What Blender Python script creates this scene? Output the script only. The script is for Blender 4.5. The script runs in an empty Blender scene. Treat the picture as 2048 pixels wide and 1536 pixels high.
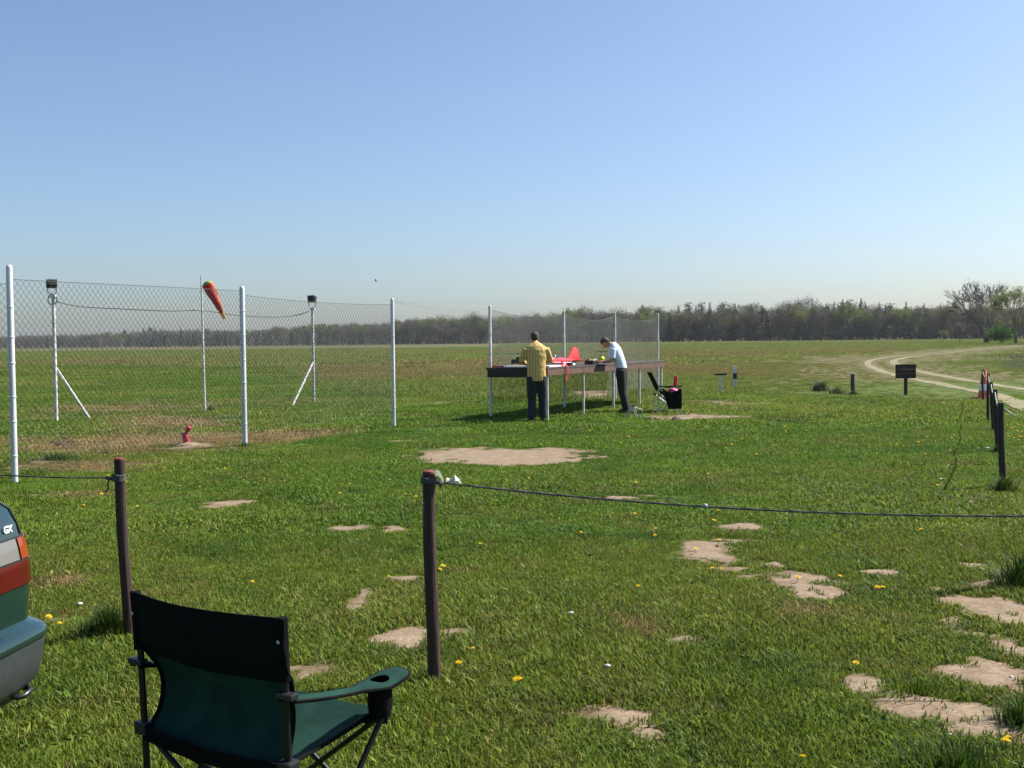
import bpy, bmesh, math, random
import numpy as np
from mathutils import Vector, Matrix, Euler

# ------------------------------------------------------------------ camera, sky, sun, exposure
scene = bpy.context.scene
COL = scene.collection
FPX = 2162.0                       # focal length in pixels of a 2048 px wide frame
CAM = Vector((0.0, 0.0, 1.60))
PITCH = math.radians(2.13); ROLL = math.radians(-0.60)
cam_d = bpy.data.cameras.new('camera'); cam = bpy.data.objects.new('camera', cam_d); COL.objects.link(cam)
cam_d.sensor_width = 36.0; cam_d.lens = 36.0 * FPX / 2048.0
cam_d.clip_start = 0.05; cam_d.clip_end = 6000
CR = Matrix.Rotation(math.radians(90) - PITCH, 3, 'X') @ Matrix.Rotation(ROLL, 3, 'Z')
cam.matrix_world = Matrix.Translation(CAM) @ CR.to_4x4()
scene.camera = cam

SUN_AZ = math.radians(67); SUN_EL = math.radians(47)
world = bpy.data.worlds.new('World'); scene.world = world; world.use_nodes = True
wn = world.node_tree; bg = wn.nodes['Background']
sky = wn.nodes.new('ShaderNodeTexSky'); sky.sky_type = 'NISHITA'; sky.sun_disc = False
sky.sun_elevation = SUN_EL; sky.sun_rotation = SUN_AZ
sky.altitude = 0; sky.air_density = 0.95; sky.dust_density = 1.6; sky.ozone_density = 5.0
wn.links.new(sky.outputs[0], bg.inputs[0]); bg.inputs[1].default_value = 0.082
sun_d = bpy.data.lights.new('sun', 'SUN'); sun = bpy.data.objects.new('sun', sun_d); COL.objects.link(sun)
sun_d.energy = 5.0; sun_d.angle = math.radians(0.53); sun_d.color = (1.0, 0.95, 0.86)
SUNV = Vector((math.sin(SUN_AZ) * math.cos(SUN_EL), math.cos(SUN_AZ) * math.cos(SUN_EL), math.sin(SUN_EL)))
sun.rotation_euler = SUNV.to_track_quat('Z', 'Y').to_euler()
vs = scene.view_settings
vs.view_transform = 'Standard'; vs.look = 'None'; vs.gamma = 1.0; vs.exposure = 0.97; vs.use_curve_mapping = False
scene.cycles.use_denoising = True
scene.cycles.max_bounces = 6; scene.cycles.transparent_max_bounces = 12
scene.cycles.diffuse_bounces = 3; scene.cycles.glossy_bounces = 3

R = random.Random(7)
rng = np.random.default_rng(7)

# ------------------------------------------------------------------ numpy noise and the terrain
def _hash(ix, iy, s):
    h = (ix.astype(np.int64) * 374761393 + iy.astype(np.int64) * 668265263 + s * 2147483647) & 0xffffffff
    h = ((h ^ (h >> 13)) * 1274126177) & 0xffffffff
    h = h ^ (h >> 16)
    return (h & 0xffff) / 65535.0
def vnoise(x, y, s=0):
    x = np.asarray(x, float); y = np.asarray(y, float)
    ix = np.floor(x); iy = np.floor(y); fx = x - ix; fy = y - iy
    fx = fx * fx * (3 - 2 * fx); fy = fy * fy * (3 - 2 * fy)
    a = _hash(ix, iy, s); b = _hash(ix + 1, iy, s); c = _hash(ix, iy + 1, s); d = _hash(ix + 1, iy + 1, s)
    return (a * (1 - fx) + b * fx) * (1 - fy) + (c * (1 - fx) + d * fx) * fy
def fbm(x, y, s=0, o=4):
    v = 0; a = 0.5; t = 0
    for k in range(o):
        v = v + a * vnoise(np.asarray(x) * 2**k, np.asarray(y) * 2**k, s + k * 17); t += a; a *= 0.5
    return v / t
def sstep(a, b, x):
    t = np.clip((np.asarray(x, float) - a) / (b - a), 0, 1); return t * t * (3 - 2 * t)
def gz_base(x, y):
    x = np.asarray(x, float); y = np.asarray(y, float)
    z = 1.75 * sstep(40, 500, y)
    ed = np.interp(1024 + FPX * x / np.maximum(y, 1), [-400, 0, 400, 700, 1000, 1150, 1330, 1700, 2048, 2450], [1150, 1060, 900, 760, 600, 520, 440, 430, 410, 395])
    z = z + 5.0 * sstep(25, 150, y - ed)      # unseen rise behind the wood edge, added to block sky between the trees
    n = (fbm(x * 0.35, y * 0.35, 3, 3) - 0.5) * 0.06 * (1 - sstep(18, 60, np.hypot(x, y)))
    return z + n
def ray(px, py):
    d = Vector(((px - 1024) / FPX, -(py - 768) / FPX, -1.0)); return (CR @ d)
def at(px, py):
    """the spot on the ground that the photograph shows at (px, py)"""
    d = ray(px, py); lo = None; prev = 2.0; t = 2.0
    while t < 3000:
        p = CAM + d * t
        if p.z < float(gz_base(p.x, p.y)):
            a, b = prev, t
            for _ in range(30):
                m = (a + b) / 2; q = CAM + d * m
                if q.z < float(gz_base(q.x, q.y)): b = m
                else: a = m
            p = CAM + d * b
            return Vector((p.x, p.y, float(gz_base(p.x, p.y))))
        prev = t; t *= 1.02
    p = CAM + d * 700; return Vector((p.x, p.y, float(gz_base(p.x, p.y))))
def up(px, py, y):
    """point on the sight line through (px, py) at depth y"""
    d = ray(px, py); return CAM + d * ((y - CAM.y) / d.y)

# bare soil patches: (centre px, py, half width px, half height px, strength)
SOIL_PX = [
 (1005, 916, 165, 17, 1.0), (457, 1008, 42, 10, .8), (698, 1054, 36, 5, .9), (775, 1059, 30, 6, .9), (1000, 1047, 20, 6, .5),
 (1490, 1054, 40, 8, .9), (1432, 1110, 62, 22, 1.0), (1445, 1085, 70, 6, .5), (1548, 1132, 26, 7, .8), (1610, 1163, 92, 17, .9), (1636, 1186, 72, 13, 1.0), (1745, 1145, 40, 6, .7),
 (815, 1154, 38, 11, 1.0), (738, 1189, 30, 8, .9), (712, 1212, 42, 12, 1.0), (822, 1276, 74, 23, 1.1), (937, 1234, 34, 7, .8), (925, 1264, 40, 6, .7),
 (625, 1345, 46, 22, .8), (600, 1335, 20, 10, .9), (1228, 1248, 20, 8, .2), (1376, 1280, 30, 8, .3),
 (1728, 1362, 52, 18, 1.0), (1262, 1428, 88, 24, .75), (1310, 1462, 60, 26, .7), (1220, 1435, 40, 14, .6),
 (1830, 1415, 110, 26, 1.0), (1930, 1440, 120, 28, 1.1), (2020, 1470, 80, 26, 1.1), (1990, 1345, 84, 28, 1.0), (2040, 1370, 60, 40, 1.0), (1995, 1218, 82, 26, .9), (2045, 1300, 50, 22, .8),
 (1940, 1132, 26, 6, .9), (1990, 1165, 70, 6, .5), (1925, 1260, 40, 20, .5), (1860, 1190, 40, 8, .5), (2040, 1215, 30, 30, .8),
 (1255, 995, 44, 5, .5), (1370, 833, 78, 4.5, .8), (1455, 833, 50, 3, .5), (1180, 787, 50, 9, .8), (1440, 805, 60, 3, .3), (150, 1330, 40, 8, .55), (120, 1240, 40, 7, .4), (205, 1150, 10, 5, .1),
 (385, 893, 30, 6, .6), (120, 990, 60, 6, .35), (60, 930, 60, 10, .2), (800, 880, 24, 3, .4), (110, 1305, 30, 6, .4), (690, 1420, 30, 8, .5), (905, 1262, 30, 6, .5),
 (2036, 1240, 60, 20, .9), (740, 1318, 30, 6, .2), (1120, 1210, 20, 4, .1)]
# dry, straw coloured turf
DRY_PX = [(300, 885, 340, 16, .8), (540, 878, 130, 12, .9), (120, 890, 130, 14, .7), (180, 930, 160, 12, .6), (320, 845, 130, 12, .75), (230, 820, 200, 14, .55), (420, 812, 90, 10, .4),
 (130, 1160, 60, 12, .7), (120, 990, 100, 9, .6), (210, 985, 40, 6, .6), (1270, 1245, 44, 22, .8), (1620, 1225, 90, 12, .55), (1760, 1240, 60, 14, .4), (1370, 1275, 50, 14, .4), (700, 915, 90, 7, .25), (1420, 805, 90, 5, .5),
 (560, 805, 300, 10, .35), (880, 805, 110, 4, .45), (1300, 1000, 70, 8, .25), (1000, 1090, 60, 14, .2), (1780, 880, 120, 8, .2), (640, 860, 100, 6, .35), (90, 770, 200, 10, .3), (500, 750, 240, 8, .25)]
def ell(px, py, hx, hy):
    c = at(px, py); a = at(px + hx, py); n = at(px, py + hy); f = at(px, max(py - hy, 700))
    return (c.x, (n.y + f.y) / 2, max((a - c).length, .02), max((f.y - n.y) / 2, .03))
SOIL = [ell(p[0], p[1], p[2] * 1.0, p[3] * 1.12) + (p[4],) for p in SOIL_PX]
DRY = [ell(p[0], p[1], p[2] * 1.1, p[3] * 1.35) + (min(p[4] * 1.25, 1.1),) for p in DRY_PX]
def patch_field(x, y, lst, wob, sc, seed):
    x = np.asarray(x, float); y = np.asarray(y, float)
    wx = (fbm(x * sc, y * sc, seed, 4) - .5) * wob; wy = (fbm(x * sc + 40, y * sc + 17, seed + 5, 4) - .5) * wob
    out = np.full(x.shape, -1.0)
    for cx, cy, rx, ry, s in lst:
        r = np.hypot((x - cx) / rx + wx, (y - cy) / ry + wy)
        out = np.maximum(out, s * (1 - r * r) + (s - 1) * .35)
    return out
def soil(x, y):
    x = np.asarray(x, float); y = np.asarray(y, float)
    wx = (fbm(x * 7, y * 5, 15, 3) - .5) * .22; wy = (fbm(x * 7 + 30, y * 5, 16, 3) - .5) * .22
    f = patch_field(x + wx, y + wy, SOIL, 1.5, 2.6, 11)
    big_ = patch_field(x, y, SOIL[:1], .7, 1.2, 12)
    f = np.where(big_ > .0, np.maximum(f, big_ * 2.2), f)
    return f + (fbm(x * 6, y * 9, 23, 5) - .49) * 2.2
def dry(x, y):
    f = patch_field(x, y, DRY, 1.2, .9, 31)
    return np.clip(f * 1.35 + (fbm(np.asarray(x) * 2.2, np.asarray(y) * 2.2, 53, 4) - .5) * 1.1, 0, 1)
# mown ground ends along this line (photograph points, turned into places)
EDGE = [at(*p) for p in [(-200, 733), (300, 732), (600, 735), (640, 778), (760, 792), (1000, 799), (1180, 800), (1290, 797), (1400, 790), (1560, 789), (1700, 793), (1900, 800), (1960, 797), (1990, 790), (2300, 790)]]
EX = np.array([p.x for p in EDGE]); EY = np.array([p.y for p in EDGE])
MOW_A = at(600, 735).x
def meadow(x, y):
    """0 on the mown turf, 1 in the tall grass"""
    x = np.asarray(x, float); y = np.asarray(y, float)
    ratio = x / np.maximum(y, 1)
    er = np.array([p.x / p.y for p in EDGE]); ed = np.log(EY)
    lim = np.exp(np.interp(ratio, er, ed))
    lim = lim * (1 + (fbm(x * .35, y * .35, 71, 3) - .5) * .05)
    return sstep(-.012, .02, y / lim - 1)
def lawn_colour(x, y):
    x = np.asarray(x, float); y = np.asarray(y, float)
    n1 = fbm(x * .16, y * .16, 81, 3)[..., None]; n2 = fbm(x * .9, y * .9, 91, 3)[..., None]
    n3 = fbm(x * .05 + 9, y * .02, 97, 3)[..., None]
    g1 = np.array([.104, .188, .013]); g2 = np.array([.168, .226, .027]); g3 = np.array([.052, .130, .010])
    c = g1 + (g2 - g1) * np.clip((n1 - .35) * 2.6, 0, 1)
    c = c + (g3 - c) * np.clip((n2 - .56) * 3.0, 0, .8)
    straw = np.array([.31, .235, .105])
    d = dry(x, y)[..., None]
    c = c + (straw - c) * d * .95
    m = meadow(x, y)[..., None]
    mg = np.array([.132, .188, .032]); mr = np.array([.188, .152, .056]); mp = np.array([.178, .215, .052])
    k = fbm(x * .045 + 5, y * .035, 101, 4)[..., None]
    reach = (sstep(38, 60, y) * (1 - sstep(150, 260, y)))[..., None]
    lat = (1 - sstep(.30, .42, x / np.maximum(y, 1)))[..., None]
    mc = mg + (mr - mg) * np.clip((k - .42) * 2.6, 0, .85) * reach * lat
    mc = mc + (mp - mc) * np.clip((n2 - .5) * 2.5, 0, .7)
    c = c + (mc - c) * m
    # young crop beyond the meadow on the left
    cr = (sstep(245, 262, y + (n3[..., 0] - .5) * 20) * (1 - sstep(-.03, .0, x / np.maximum(y, 1) + .012)))[..., None]
    c = c + (np.array([.042, .155, .026]) - c) * cr
    # greyer rough grass right of the track
    gr = (sstep(.44, .47, x / np.maximum(y, 1)) * sstep(55, 60, y) * (1 - sstep(90, 110, y)))[..., None]
    c = c + (np.array([.12, .14, .075]) - c) * gr * .8
    return c
def gz(x, y):
    z = gz_base(x, y)
    s = np.clip(soil(x, y), 0, .6)
    far = 1 - sstep(14, 30, np.asarray(y, float))
    return z + s * .012 * far
def gp(px, py, dz=0.0):
    p = at(px, py); p.z += dz; return p

# ------------------------------------------------------------------ materials
MATS = {}
def mat(name, col, rough=.6, metal=0., noise=0., nscale=12., bump=0., col2=None, coat=0., spec=.5, trans=0., stretch=None):
    if name in MATS: return MATS[name]
    m = bpy.data.materials.new(name); m.use_nodes = True; nt = m.node_tree; b = nt.nodes['Principled BSDF']
    b.inputs['Base Color'].default_value = (*col, 1); b.inputs['Roughness'].default_value = rough; b.inputs['Metallic'].default_value = metal
    b.inputs['Coat Weight'].default_value = coat; b.inputs['Coat Roughness'].default_value = .06
    b.inputs['Specular IOR Level'].default_value = spec
    if noise or bump:
        tc = nt.nodes.new('ShaderNodeTexCoord'); n = nt.nodes.new('ShaderNodeTexNoise'); n.inputs['Scale'].default_value = nscale; n.inputs['Detail'].default_value = 5
        src = tc.outputs['Object']
        if stretch:
            mp = nt.nodes.new('ShaderNodeMapping'); mp.inputs['Scale'].default_value = stretch; nt.links.new(src, mp.inputs[0]); src = mp.outputs[0]
        nt.links.new(src, n.inputs['Vector'])
        if noise:
            r = nt.nodes.new('ShaderNodeValToRGB'); c2 = col2 or tuple(c * (1 - noise) for c in col)
            r.color_ramp.elements[0].position = .32; r.color_ramp.elements[1].position = .68
            r.color_ramp.elements[0].color = (*c2, 1); r.color_ramp.elements[1].color = (*[min(c * (1 + noise * .3), 1) for c in col], 1)
            nt.links.new(n.outputs['Fac'], r.inputs[0]); nt.links.new(r.outputs[0], b.inputs['Base Color'])
        if bump:
            bp = nt.nodes.new('ShaderNodeBump'); bp.inputs['Strength'].default_value = bump; bp.inputs['Distance'].default_value = .02
            nt.links.new(n.outputs['Fac'], bp.inputs['Height']); nt.links.new(bp.outputs[0], b.inputs['Normal'])
    if trans:
        t = nt.nodes.new('ShaderNodeBsdfTranslucent'); mx = nt.nodes.new('ShaderNodeMixShader'); mx.inputs[0].default_value = trans
        t.inputs[0].default_value = (*col, 1)
        if noise: nt.links.new(r.outputs[0], t.inputs[0])
        out = nt.nodes['Material Output']; nt.links.new(b.outputs[0], mx.inputs[1]); nt.links.new(t.outputs[0], mx.inputs[2]); nt.links.new(mx.outputs[0], out.inputs[0])
    MATS[name] = m; return m

def foliage_mat(name, tint_attr=True, col=(.1, .15, .03), trans=.35, vary=.5):
    """leaf or blade: colour from the plant it belongs to, varied blade by blade"""
    m = bpy.data.materials.new(name); m.use_nodes = True; nt = m.node_tree; nt.nodes.clear()
    out = nt.nodes.new('ShaderNodeOutputMaterial'); d = nt.nodes.new('ShaderNodeBsdfPrincipled'); t = nt.nodes.new('ShaderNodeBsdfTranslucent'); mx = nt.nodes.new('ShaderNodeMixShader')
    d.inputs['Roughness'].default_value = .62; d.inputs['Specular IOR Level'].default_value = .22
    mx.inputs[0].default_value = trans
    bv = nt.nodes.new('ShaderNodeAttribute'); bv.attribute_name = 'bv'
    mul = nt.nodes.new('ShaderNodeMix'); mul.data_type = 'RGBA'; mul.blend_type = 'MULTIPLY'; mul.inputs[0].default_value = 1
    if tint_attr:
        a = nt.nodes.new('ShaderNodeAttribute'); a.attribute_type = 'INSTANCER'; a.attribute_name = 'gcol'
        nt.links.new(a.outputs['Color'], mul.inputs[6])
    else:
        mul.inputs[6].default_value = (*col, 1)
    nt.links.new(bv.outputs['Color'], mul.inputs[7])
    nt.links.new(mul.outputs[2], d.inputs['Base Color']); nt.links.new(mul.outputs[2], t.inputs[0])
    nt.links.new(d.outputs[0], mx.inputs[1]); nt.links.new(t.outputs[0], mx.inputs[2]); nt.links.new(mx.outputs[0], out.inputs[0])
    MATS[name] = m; return m

# ------------------------------------------------------------------ mesh helpers
def link(o, parent=None):
    COL.objects.link(o)
    if parent is not None: o.parent = parent
    return o
def tag(o, label=None, cat=None, group=None, kind=None):
    if label: o['label'] = label
    if cat: o['category'] = cat
    if group: o['group'] = group
    if kind: o['kind'] = kind
    return o
def thing(name, label, cat, loc=(0, 0, 0), rz=0., group=None):
    o = bpy.data.objects.new(name, None); o.empty_display_size = .1
    link(o); o.location = loc; o.rotation_euler = (0, 0, rz); return tag(o, label, cat, group)
class MB:
    def __init__(s): s.v = []; s.f = []; s.mi = []
    def add(s, vs_, fs, mi=0):
        o = len(s.v); s.v += [tuple(v) for v in vs_]; s.f += [tuple(i + o for i in f) for f in fs]; s.mi += [mi] * len(fs); return s
    def box(s, c, size, rz=0., mi=0, M=None):
        hx, hy, hz = [k / 2 for k in size]; ca, sa = math.cos(rz), math.sin(rz); vs_ = []
        for dz in (-hz, hz):
            for dx, dy in ((-hx, -hy), (hx, -hy), (hx, hy), (-hx, hy)):
                v = Vector((c[0] + dx * ca - dy * sa, c[1] + dx * sa + dy * ca, c[2] + dz)); vs_.append(M @ v if M else v)
        return s.add(vs_, [(0, 3, 2, 1), (4, 5, 6, 7), (0, 1, 5, 4), (1, 2, 6, 5), (2, 3, 7, 6), (3, 0, 4, 7)], mi)
    def tube(s, pts, rad, n=8, cap=True, mi=0, closed=False):
        pts = [Vector(p) for p in pts]; k = len(pts)
        rads = rad if isinstance(rad, (list, tuple)) else [rad] * k
        nrm = None; rings = []
        for i, p in enumerate(pts):
            if closed: t = pts[(i + 1) % k] - pts[i - 1]
            else: t = pts[min(i + 1, k - 1)] - pts[max(i - 1, 0)]
            t = t.normalized() if t.length > 1e-9 else Vector((0, 0, 1))
            if nrm is None:
                a = Vector((1, 0, 0)) if abs(t.x) < .8 else Vector((0, 1, 0)); nrm = (a - t * a.dot(t)).normalized()
            else:
                nrm = nrm - t * nrm.dot(t); nrm = nrm.normalized() if nrm.length > 1e-6 else t.orthogonal().normalized()
            b = t.cross(nrm)
            rings.append([p + (nrm * math.cos(2 * math.pi * j / n) + b * math.sin(2 * math.pi * j / n)) * rads[i] for j in range(n)])
        vs_ = [v for r_ in rings for v in r_]; fs = []
        for i in range(k if closed else k - 1):
            i2 = (i + 1) % k
            for j in range(n):
                fs.append((i * n + j, i * n + (j + 1) % n, i2 * n + (j + 1) % n, i2 * n + j))
        if cap and not closed:
            fs.append(tuple(range(n))[::-1]); fs.append(tuple((k - 1) * n + j for j in range(n)))
        return s.add(vs_, fs, mi)
    def lathe(s, prof, n=16, c=(0, 0, 0), mi=0, M=None):
        vs_ = []; fs = []
        for r_, z in prof:
            for j in range(n):
                a = 2 * math.pi * j / n; v = Vector((c[0] + r_ * math.cos(a), c[1] + r_ * math.sin(a), c[2] + z)); vs_.append(M @ v if M else v)
        for i in range(len(prof) - 1):
            for j in range(n): fs.append((i * n + j, i * n + (j + 1) % n, (i + 1) * n + (j + 1) % n, (i + 1) * n + j))
        fs.append(tuple(range(n))[::-1]); fs.append(tuple((len(prof) - 1) * n + j for j in range(n)))
        return s.add(vs_, fs, mi)
    def grid(s, fn, nu, nv, mi=0, thick=0.):
        P = [[Vector(fn(i / nu, j / nv)) for j in range(nv + 1)] for i in range(nu + 1)]
        fs = [(i * (nv + 1) + j, (i + 1) * (nv + 1) + j, (i + 1) * (nv + 1) + j + 1, i * (nv + 1) + j + 1) for i in range(nu) for j in range(nv)]
        s.add([p for r_ in P for p in r_], fs, mi)
        if thick:
            Q = []
            for i in range(nu + 1):
                for j in range(nv + 1):
                    a = P[min(i + 1, nu)][j] - P[max(i - 1, 0)][j]; b = P[i][min(j + 1, nv)] - P[i][max(j - 1, 0)]
                    nn = a.cross(b); nn = nn.normalized() if nn.length > 1e-12 else Vector((0, 0, 1)); Q.append(P[i][j] - nn * thick)
            s.add(Q, [f[::-1] for f in fs], mi)
            per = [(i, 0) for i in range(nu)] + [(nu, j) for j in range(nv)] + [(i, nv) for i in range(nu, 0, -1)] + [(0, j) for j in range(nv, 0, -1)]
            a = [P[i][j] for i, j in per]; b = [Q[i * (nv + 1) + j] for i, j in per]; k = len(per)
            s.add(a + b, [(q, (q + 1) % k, k + (q + 1) % k, k + q)[::-1] for q in range(k)], mi)
        return s
    def tidy(s):
        used = sorted({i for f in s.f for i in f}); ix = {k: q for q, k in enumerate(used)}
        s.v = [s.v[k] for k in used]; s.f = [tuple(ix[i] for i in f) for f in s.f]; return s
    def mesh(s, name, mats):
        me = bpy.data.meshes.new(name); me.from_pydata(s.v, [], s.f)
        for m in (mats if isinstance(mats, (list, tuple)) else [mats]): me.materials.append(m)
        if any(s.mi): me.polygons.foreach_set('material_index', s.mi)
        me.update(); return me
    def build(s, name, mats, parent=None, smooth=None, bevel=0., loc=None):
        me = s.mesh(name, mats)
        if bevel:
            bm = bmesh.new(); bm.from_mesh(me); bmesh.ops.remove_doubles(bm, verts=bm.verts, dist=1e-5)
            ed = [e for e in bm.edges if len(e.link_faces) == 2 and e.calc_face_angle(0) > .6]
            bmesh.ops.bevel(bm, geom=ed, offset=bevel, segments=2, affect='EDGES', profile=.6, clamp_overlap=True); bm.to_mesh(me); bm.free()
        if smooth is not None:
            me.polygons.foreach_set('use_smooth', [True] * len(me.polygons))
            me.set_sharp_from_angle(angle=math.radians(smooth))
        o = bpy.data.objects.new(name, me); link(o, parent)
        if loc is not None: o.location = loc
        return o
def eval_mesh(me, mods):
    o = bpy.data.objects.new('tmp', me); COL.objects.link(o)
    for typ, kw in mods:
        md = o.modifiers.new(typ, typ)
        for k_, v_ in kw.items(): setattr(md, k_, v_)
    dg = bpy.context.evaluated_depsgraph_get(); dg.update()
    out = bpy.data.meshes.new_from_object(o.evaluated_get(dg)); COL.objects.unlink(o); bpy.data.objects.remove(o); return out
def np_mesh(name, V, F, mats, attrs=None, smooth=False):
    """V (n,3), F (m,k) numpy arrays"""
    me = bpy.data.meshes.new(name); k = F.shape[1]
    me.vertices.add(len(V)); me.vertices.foreach_set('co', np.ascontiguousarray(V, np.float32).ravel())
    me.loops.add(F.size); me.loops.foreach_set('vertex_index', np.ascontiguousarray(F, np.int32).ravel())
    me.polygons.add(len(F)); me.polygons.foreach_set('loop_start', np.arange(0, F.size, k, dtype=np.int32))
    if smooth: me.polygons.foreach_set('use_smooth', np.ones(len(F), bool))
    for m in mats: me.materials.append(m)
    me.update(calc_edges=True)
    for nm, arr in (attrs or {}).items():
        if arr.ndim == 1:
            a = me.attributes.new(nm, 'FLOAT', 'POINT'); a.data.foreach_set('value', arr.astype(np.float32))
        else:
            a = me.attributes.new(nm, 'FLOAT_COLOR', 'POINT'); c4 = np.ones((len(arr), 4), np.float32); c4[:, :3] = arr; a.data.foreach_set('color', c4.ravel())
    return me

# ------------------------------------------------------------------ ground
def spaced(a, b, h0, g, hmax=1e9):
    out = [a]; h = h0
    while out[-1] < b: out.append(out[-1] + h); h = min(h * g, hmax)
    return out
ys = np.array([-40, -20, -8, -2, 1, 2.4] + spaced(3.2, 10.5, .035, 1.0)[:-1] + spaced(10.5, 1700, .04, 1.022))
xr = spaced(6.0, 1500, .06, 1.045); xl = [-v + 1.0 for v in spaced(6.0, 1500, .06, 1.045)][::-1]
xs = np.array(xl + spaced(-4.98, 5.98, .04, 1.0)[:-1] + xr)
GX, GY = np.meshgrid(xs, ys)
gx = GX.ravel(); gy = GY.ravel()
gS = soil(gx, gy) * (1 - sstep(36, 42, gy)); gC = lawn_colour(gx, gy); gZ = gz(gx, gy)
nx = len(xs); ny = len(ys)
idx = np.arange(nx * ny).reshape(ny, nx)
F = np.stack([idx[:-1, :-1].ravel(), idx[:-1, 1:].ravel(), idx[1:, 1:].ravel(), idx[1:, :-1].ravel()], 1)
def ground_material():
    m = bpy.data.materials.new('turf_and_soil'); m.use_nodes = True; nt = m.node_tree; b = nt.nodes['Principled BSDF']
    N = nt.nodes.new; L = nt.links.new
    tc = N('ShaderNodeTexCoord'); ca = N('ShaderNodeAttribute'); ca.attribute_name = 'tint'; sa = N('ShaderNodeAttribute'); sa.attribute_name = 'soil'
    n1 = N('ShaderNodeTexNoise'); n1.inputs['Scale'].default_value = 38; n1.inputs['Detail'].default_value = 6; L(tc.outputs['Object'], n1.inputs['Vector'])
    n2 = N('ShaderNodeTexNoise'); n2.inputs['Scale'].default_value = 6; n2.inputs['Detail'].default_value = 8; n2.inputs['Roughness'].default_value = .7; L(tc.outputs['Object'], n2.inputs['Vector'])
    n3 = N('ShaderNodeTexNoise'); n3.inputs['Scale'].default_value = .9; n3.inputs['Detail'].default_value = 9; n3.inputs['Roughness'].default_value = .75
    mp = N('ShaderNodeMapping'); mp.inputs['Scale'].default_value = (1, .35, 1); L(tc.outputs['Object'], mp.inputs[0]); L(mp.outputs[0], n3.inputs['Vector'])
    r1 = N('ShaderNodeMapRange'); r1.inputs[1].default_value = .3; r1.inputs[2].default_value = .7; r1.inputs[3].default_value = .55; r1.inputs[4].default_value = 1.2; L(n2.outputs['Fac'], r1.inputs[0])
    r3 = N('ShaderNodeMapRange'); r3.inputs[1].default_value = .3; r3.inputs[2].default_value = .7; r3.inputs[3].default_value = .7; r3.inputs[4].default_value = 1.25; L(n3.outputs['Fac'], r3.inputs[0])
    mu = N('ShaderNodeMath'); mu.operation = 'MULTIPLY'; L(r1.outputs[0], mu.inputs[0]); L(r3.outputs[0], mu.inputs[1])
    cm = N('ShaderNodeVectorMath'); cm.operation = 'SCALE'; L(ca.outputs['Color'], cm.inputs[0]); L(mu.outputs[0], cm.inputs[3])
    sr = N('ShaderNodeValToRGB'); e = sr.color_ramp.elements
    e[0].position = .3; e[0].color = (.165, .118, .078, 1); e[1].position = .72; e[1].color = (.30, .23, .160, 1); L(n2.outputs['Fac'], sr.inputs[0])
    sm = N('ShaderNodeMapRange'); sm.inputs[1].default_value = .3; sm.inputs[2].default_value = .7; sm.inputs[3].default_value = .72; sm.inputs[4].default_value = 1.12; L(n1.outputs['Fac'], sm.inputs[0])
    sc_ = N('ShaderNodeVectorMath'); sc_.operation = 'SCALE'; L(sr.outputs[0], sc_.inputs[0]); L(sm.outputs[0], sc_.inputs[3])
    ad = N('ShaderNodeMath'); ad.operation = 'MULTIPLY_ADD'; ad.inputs[1].default_value = .5; L(n1.outputs['Fac'], ad.inputs[0]); L(sa.outputs['Fac'], ad.inputs[2])
    fr = N('ShaderNodeMapRange'); fr.inputs[1].default_value = .02; fr.inputs[2].default_value = .36; L(ad.outputs[0], fr.inputs[0])
    vo = N('ShaderNodeTexVoronoi'); vo.inputs['Scale'].default_value = 55; L(tc.outputs['Object'], vo.inputs['Vector'])
    cr_ = N('ShaderNodeMapRange'); cr_.inputs[1].default_value = .12; cr_.inputs[2].default_value = .30; cr_.inputs[3].default_value = .45; cr_.inputs[4].default_value = 1.0; L(vo.outputs['Distance'], cr_.inputs[0])
    n4 = N('ShaderNodeTexNoise'); n4.inputs['Scale'].default_value = 16; n4.inputs['Detail'].default_value = 4; L(tc.outputs['Object'], n4.inputs['Vector'])
    cg = N('ShaderNodeMapRange'); cg.inputs[1].default_value = .52; cg.inputs[2].default_value = .62; cg.inputs[3].default_value = 1.0; cg.inputs[4].default_value = .0; L(n4.outputs['Fac'], cg.inputs[0])
    cx_ = N('ShaderNodeMath'); cx_.operation = 'MAXIMUM'; L(cr_.outputs[0], cx_.inputs[0]); L(cg.outputs[0], cx_.inputs[1])
    s2 = N('ShaderNodeVectorMath'); s2.operation = 'SCALE'; L(sc_.outputs[0], s2.inputs[0]); L(cx_.outputs[0], s2.inputs[3]); sc_ = s2
    th = N('ShaderNodeMapRange'); th.inputs[1].default_value = .24; th.inputs[2].default_value = .85; L(ad.outputs[0], th.inputs[0])
    tm = N('ShaderNodeMix'); tm.data_type = 'RGBA'; tm.inputs[6].default_value = (.115, .085, .044, 1); L(th.outputs[0], tm.inputs[0]); L(sc_.outputs[0], tm.inputs[7])
    mx = N('ShaderNodeMix'); mx.data_type = 'RGBA'; L(fr.outputs[0], mx.inputs[0]); L(cm.outputs[0], mx.inputs[6]); L(tm.outputs[2], mx.inputs[7])
    L(mx.outputs[2], b.inputs['Base Color']); b.inputs['Roughness'].default_value = .95; b.inputs['Specular IOR Level'].default_value = .1
    bp = N('ShaderNodeBump'); bp.inputs['Strength'].default_value = .8; bp.inputs['Distance'].default_value = .02; L(n2.outputs['Fac'], bp.inputs['Height'])
    bp2 = N('ShaderNodeBump'); bp2.inputs['Strength'].default_value = .5; bp2.inputs['Distance'].default_value = .006; L(n1.outputs['Fac'], bp2.inputs['Height']); L(bp.outputs[0], bp2.inputs['Normal']); L(bp2.outputs[0], b.inputs['Normal'])
    return m
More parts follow.
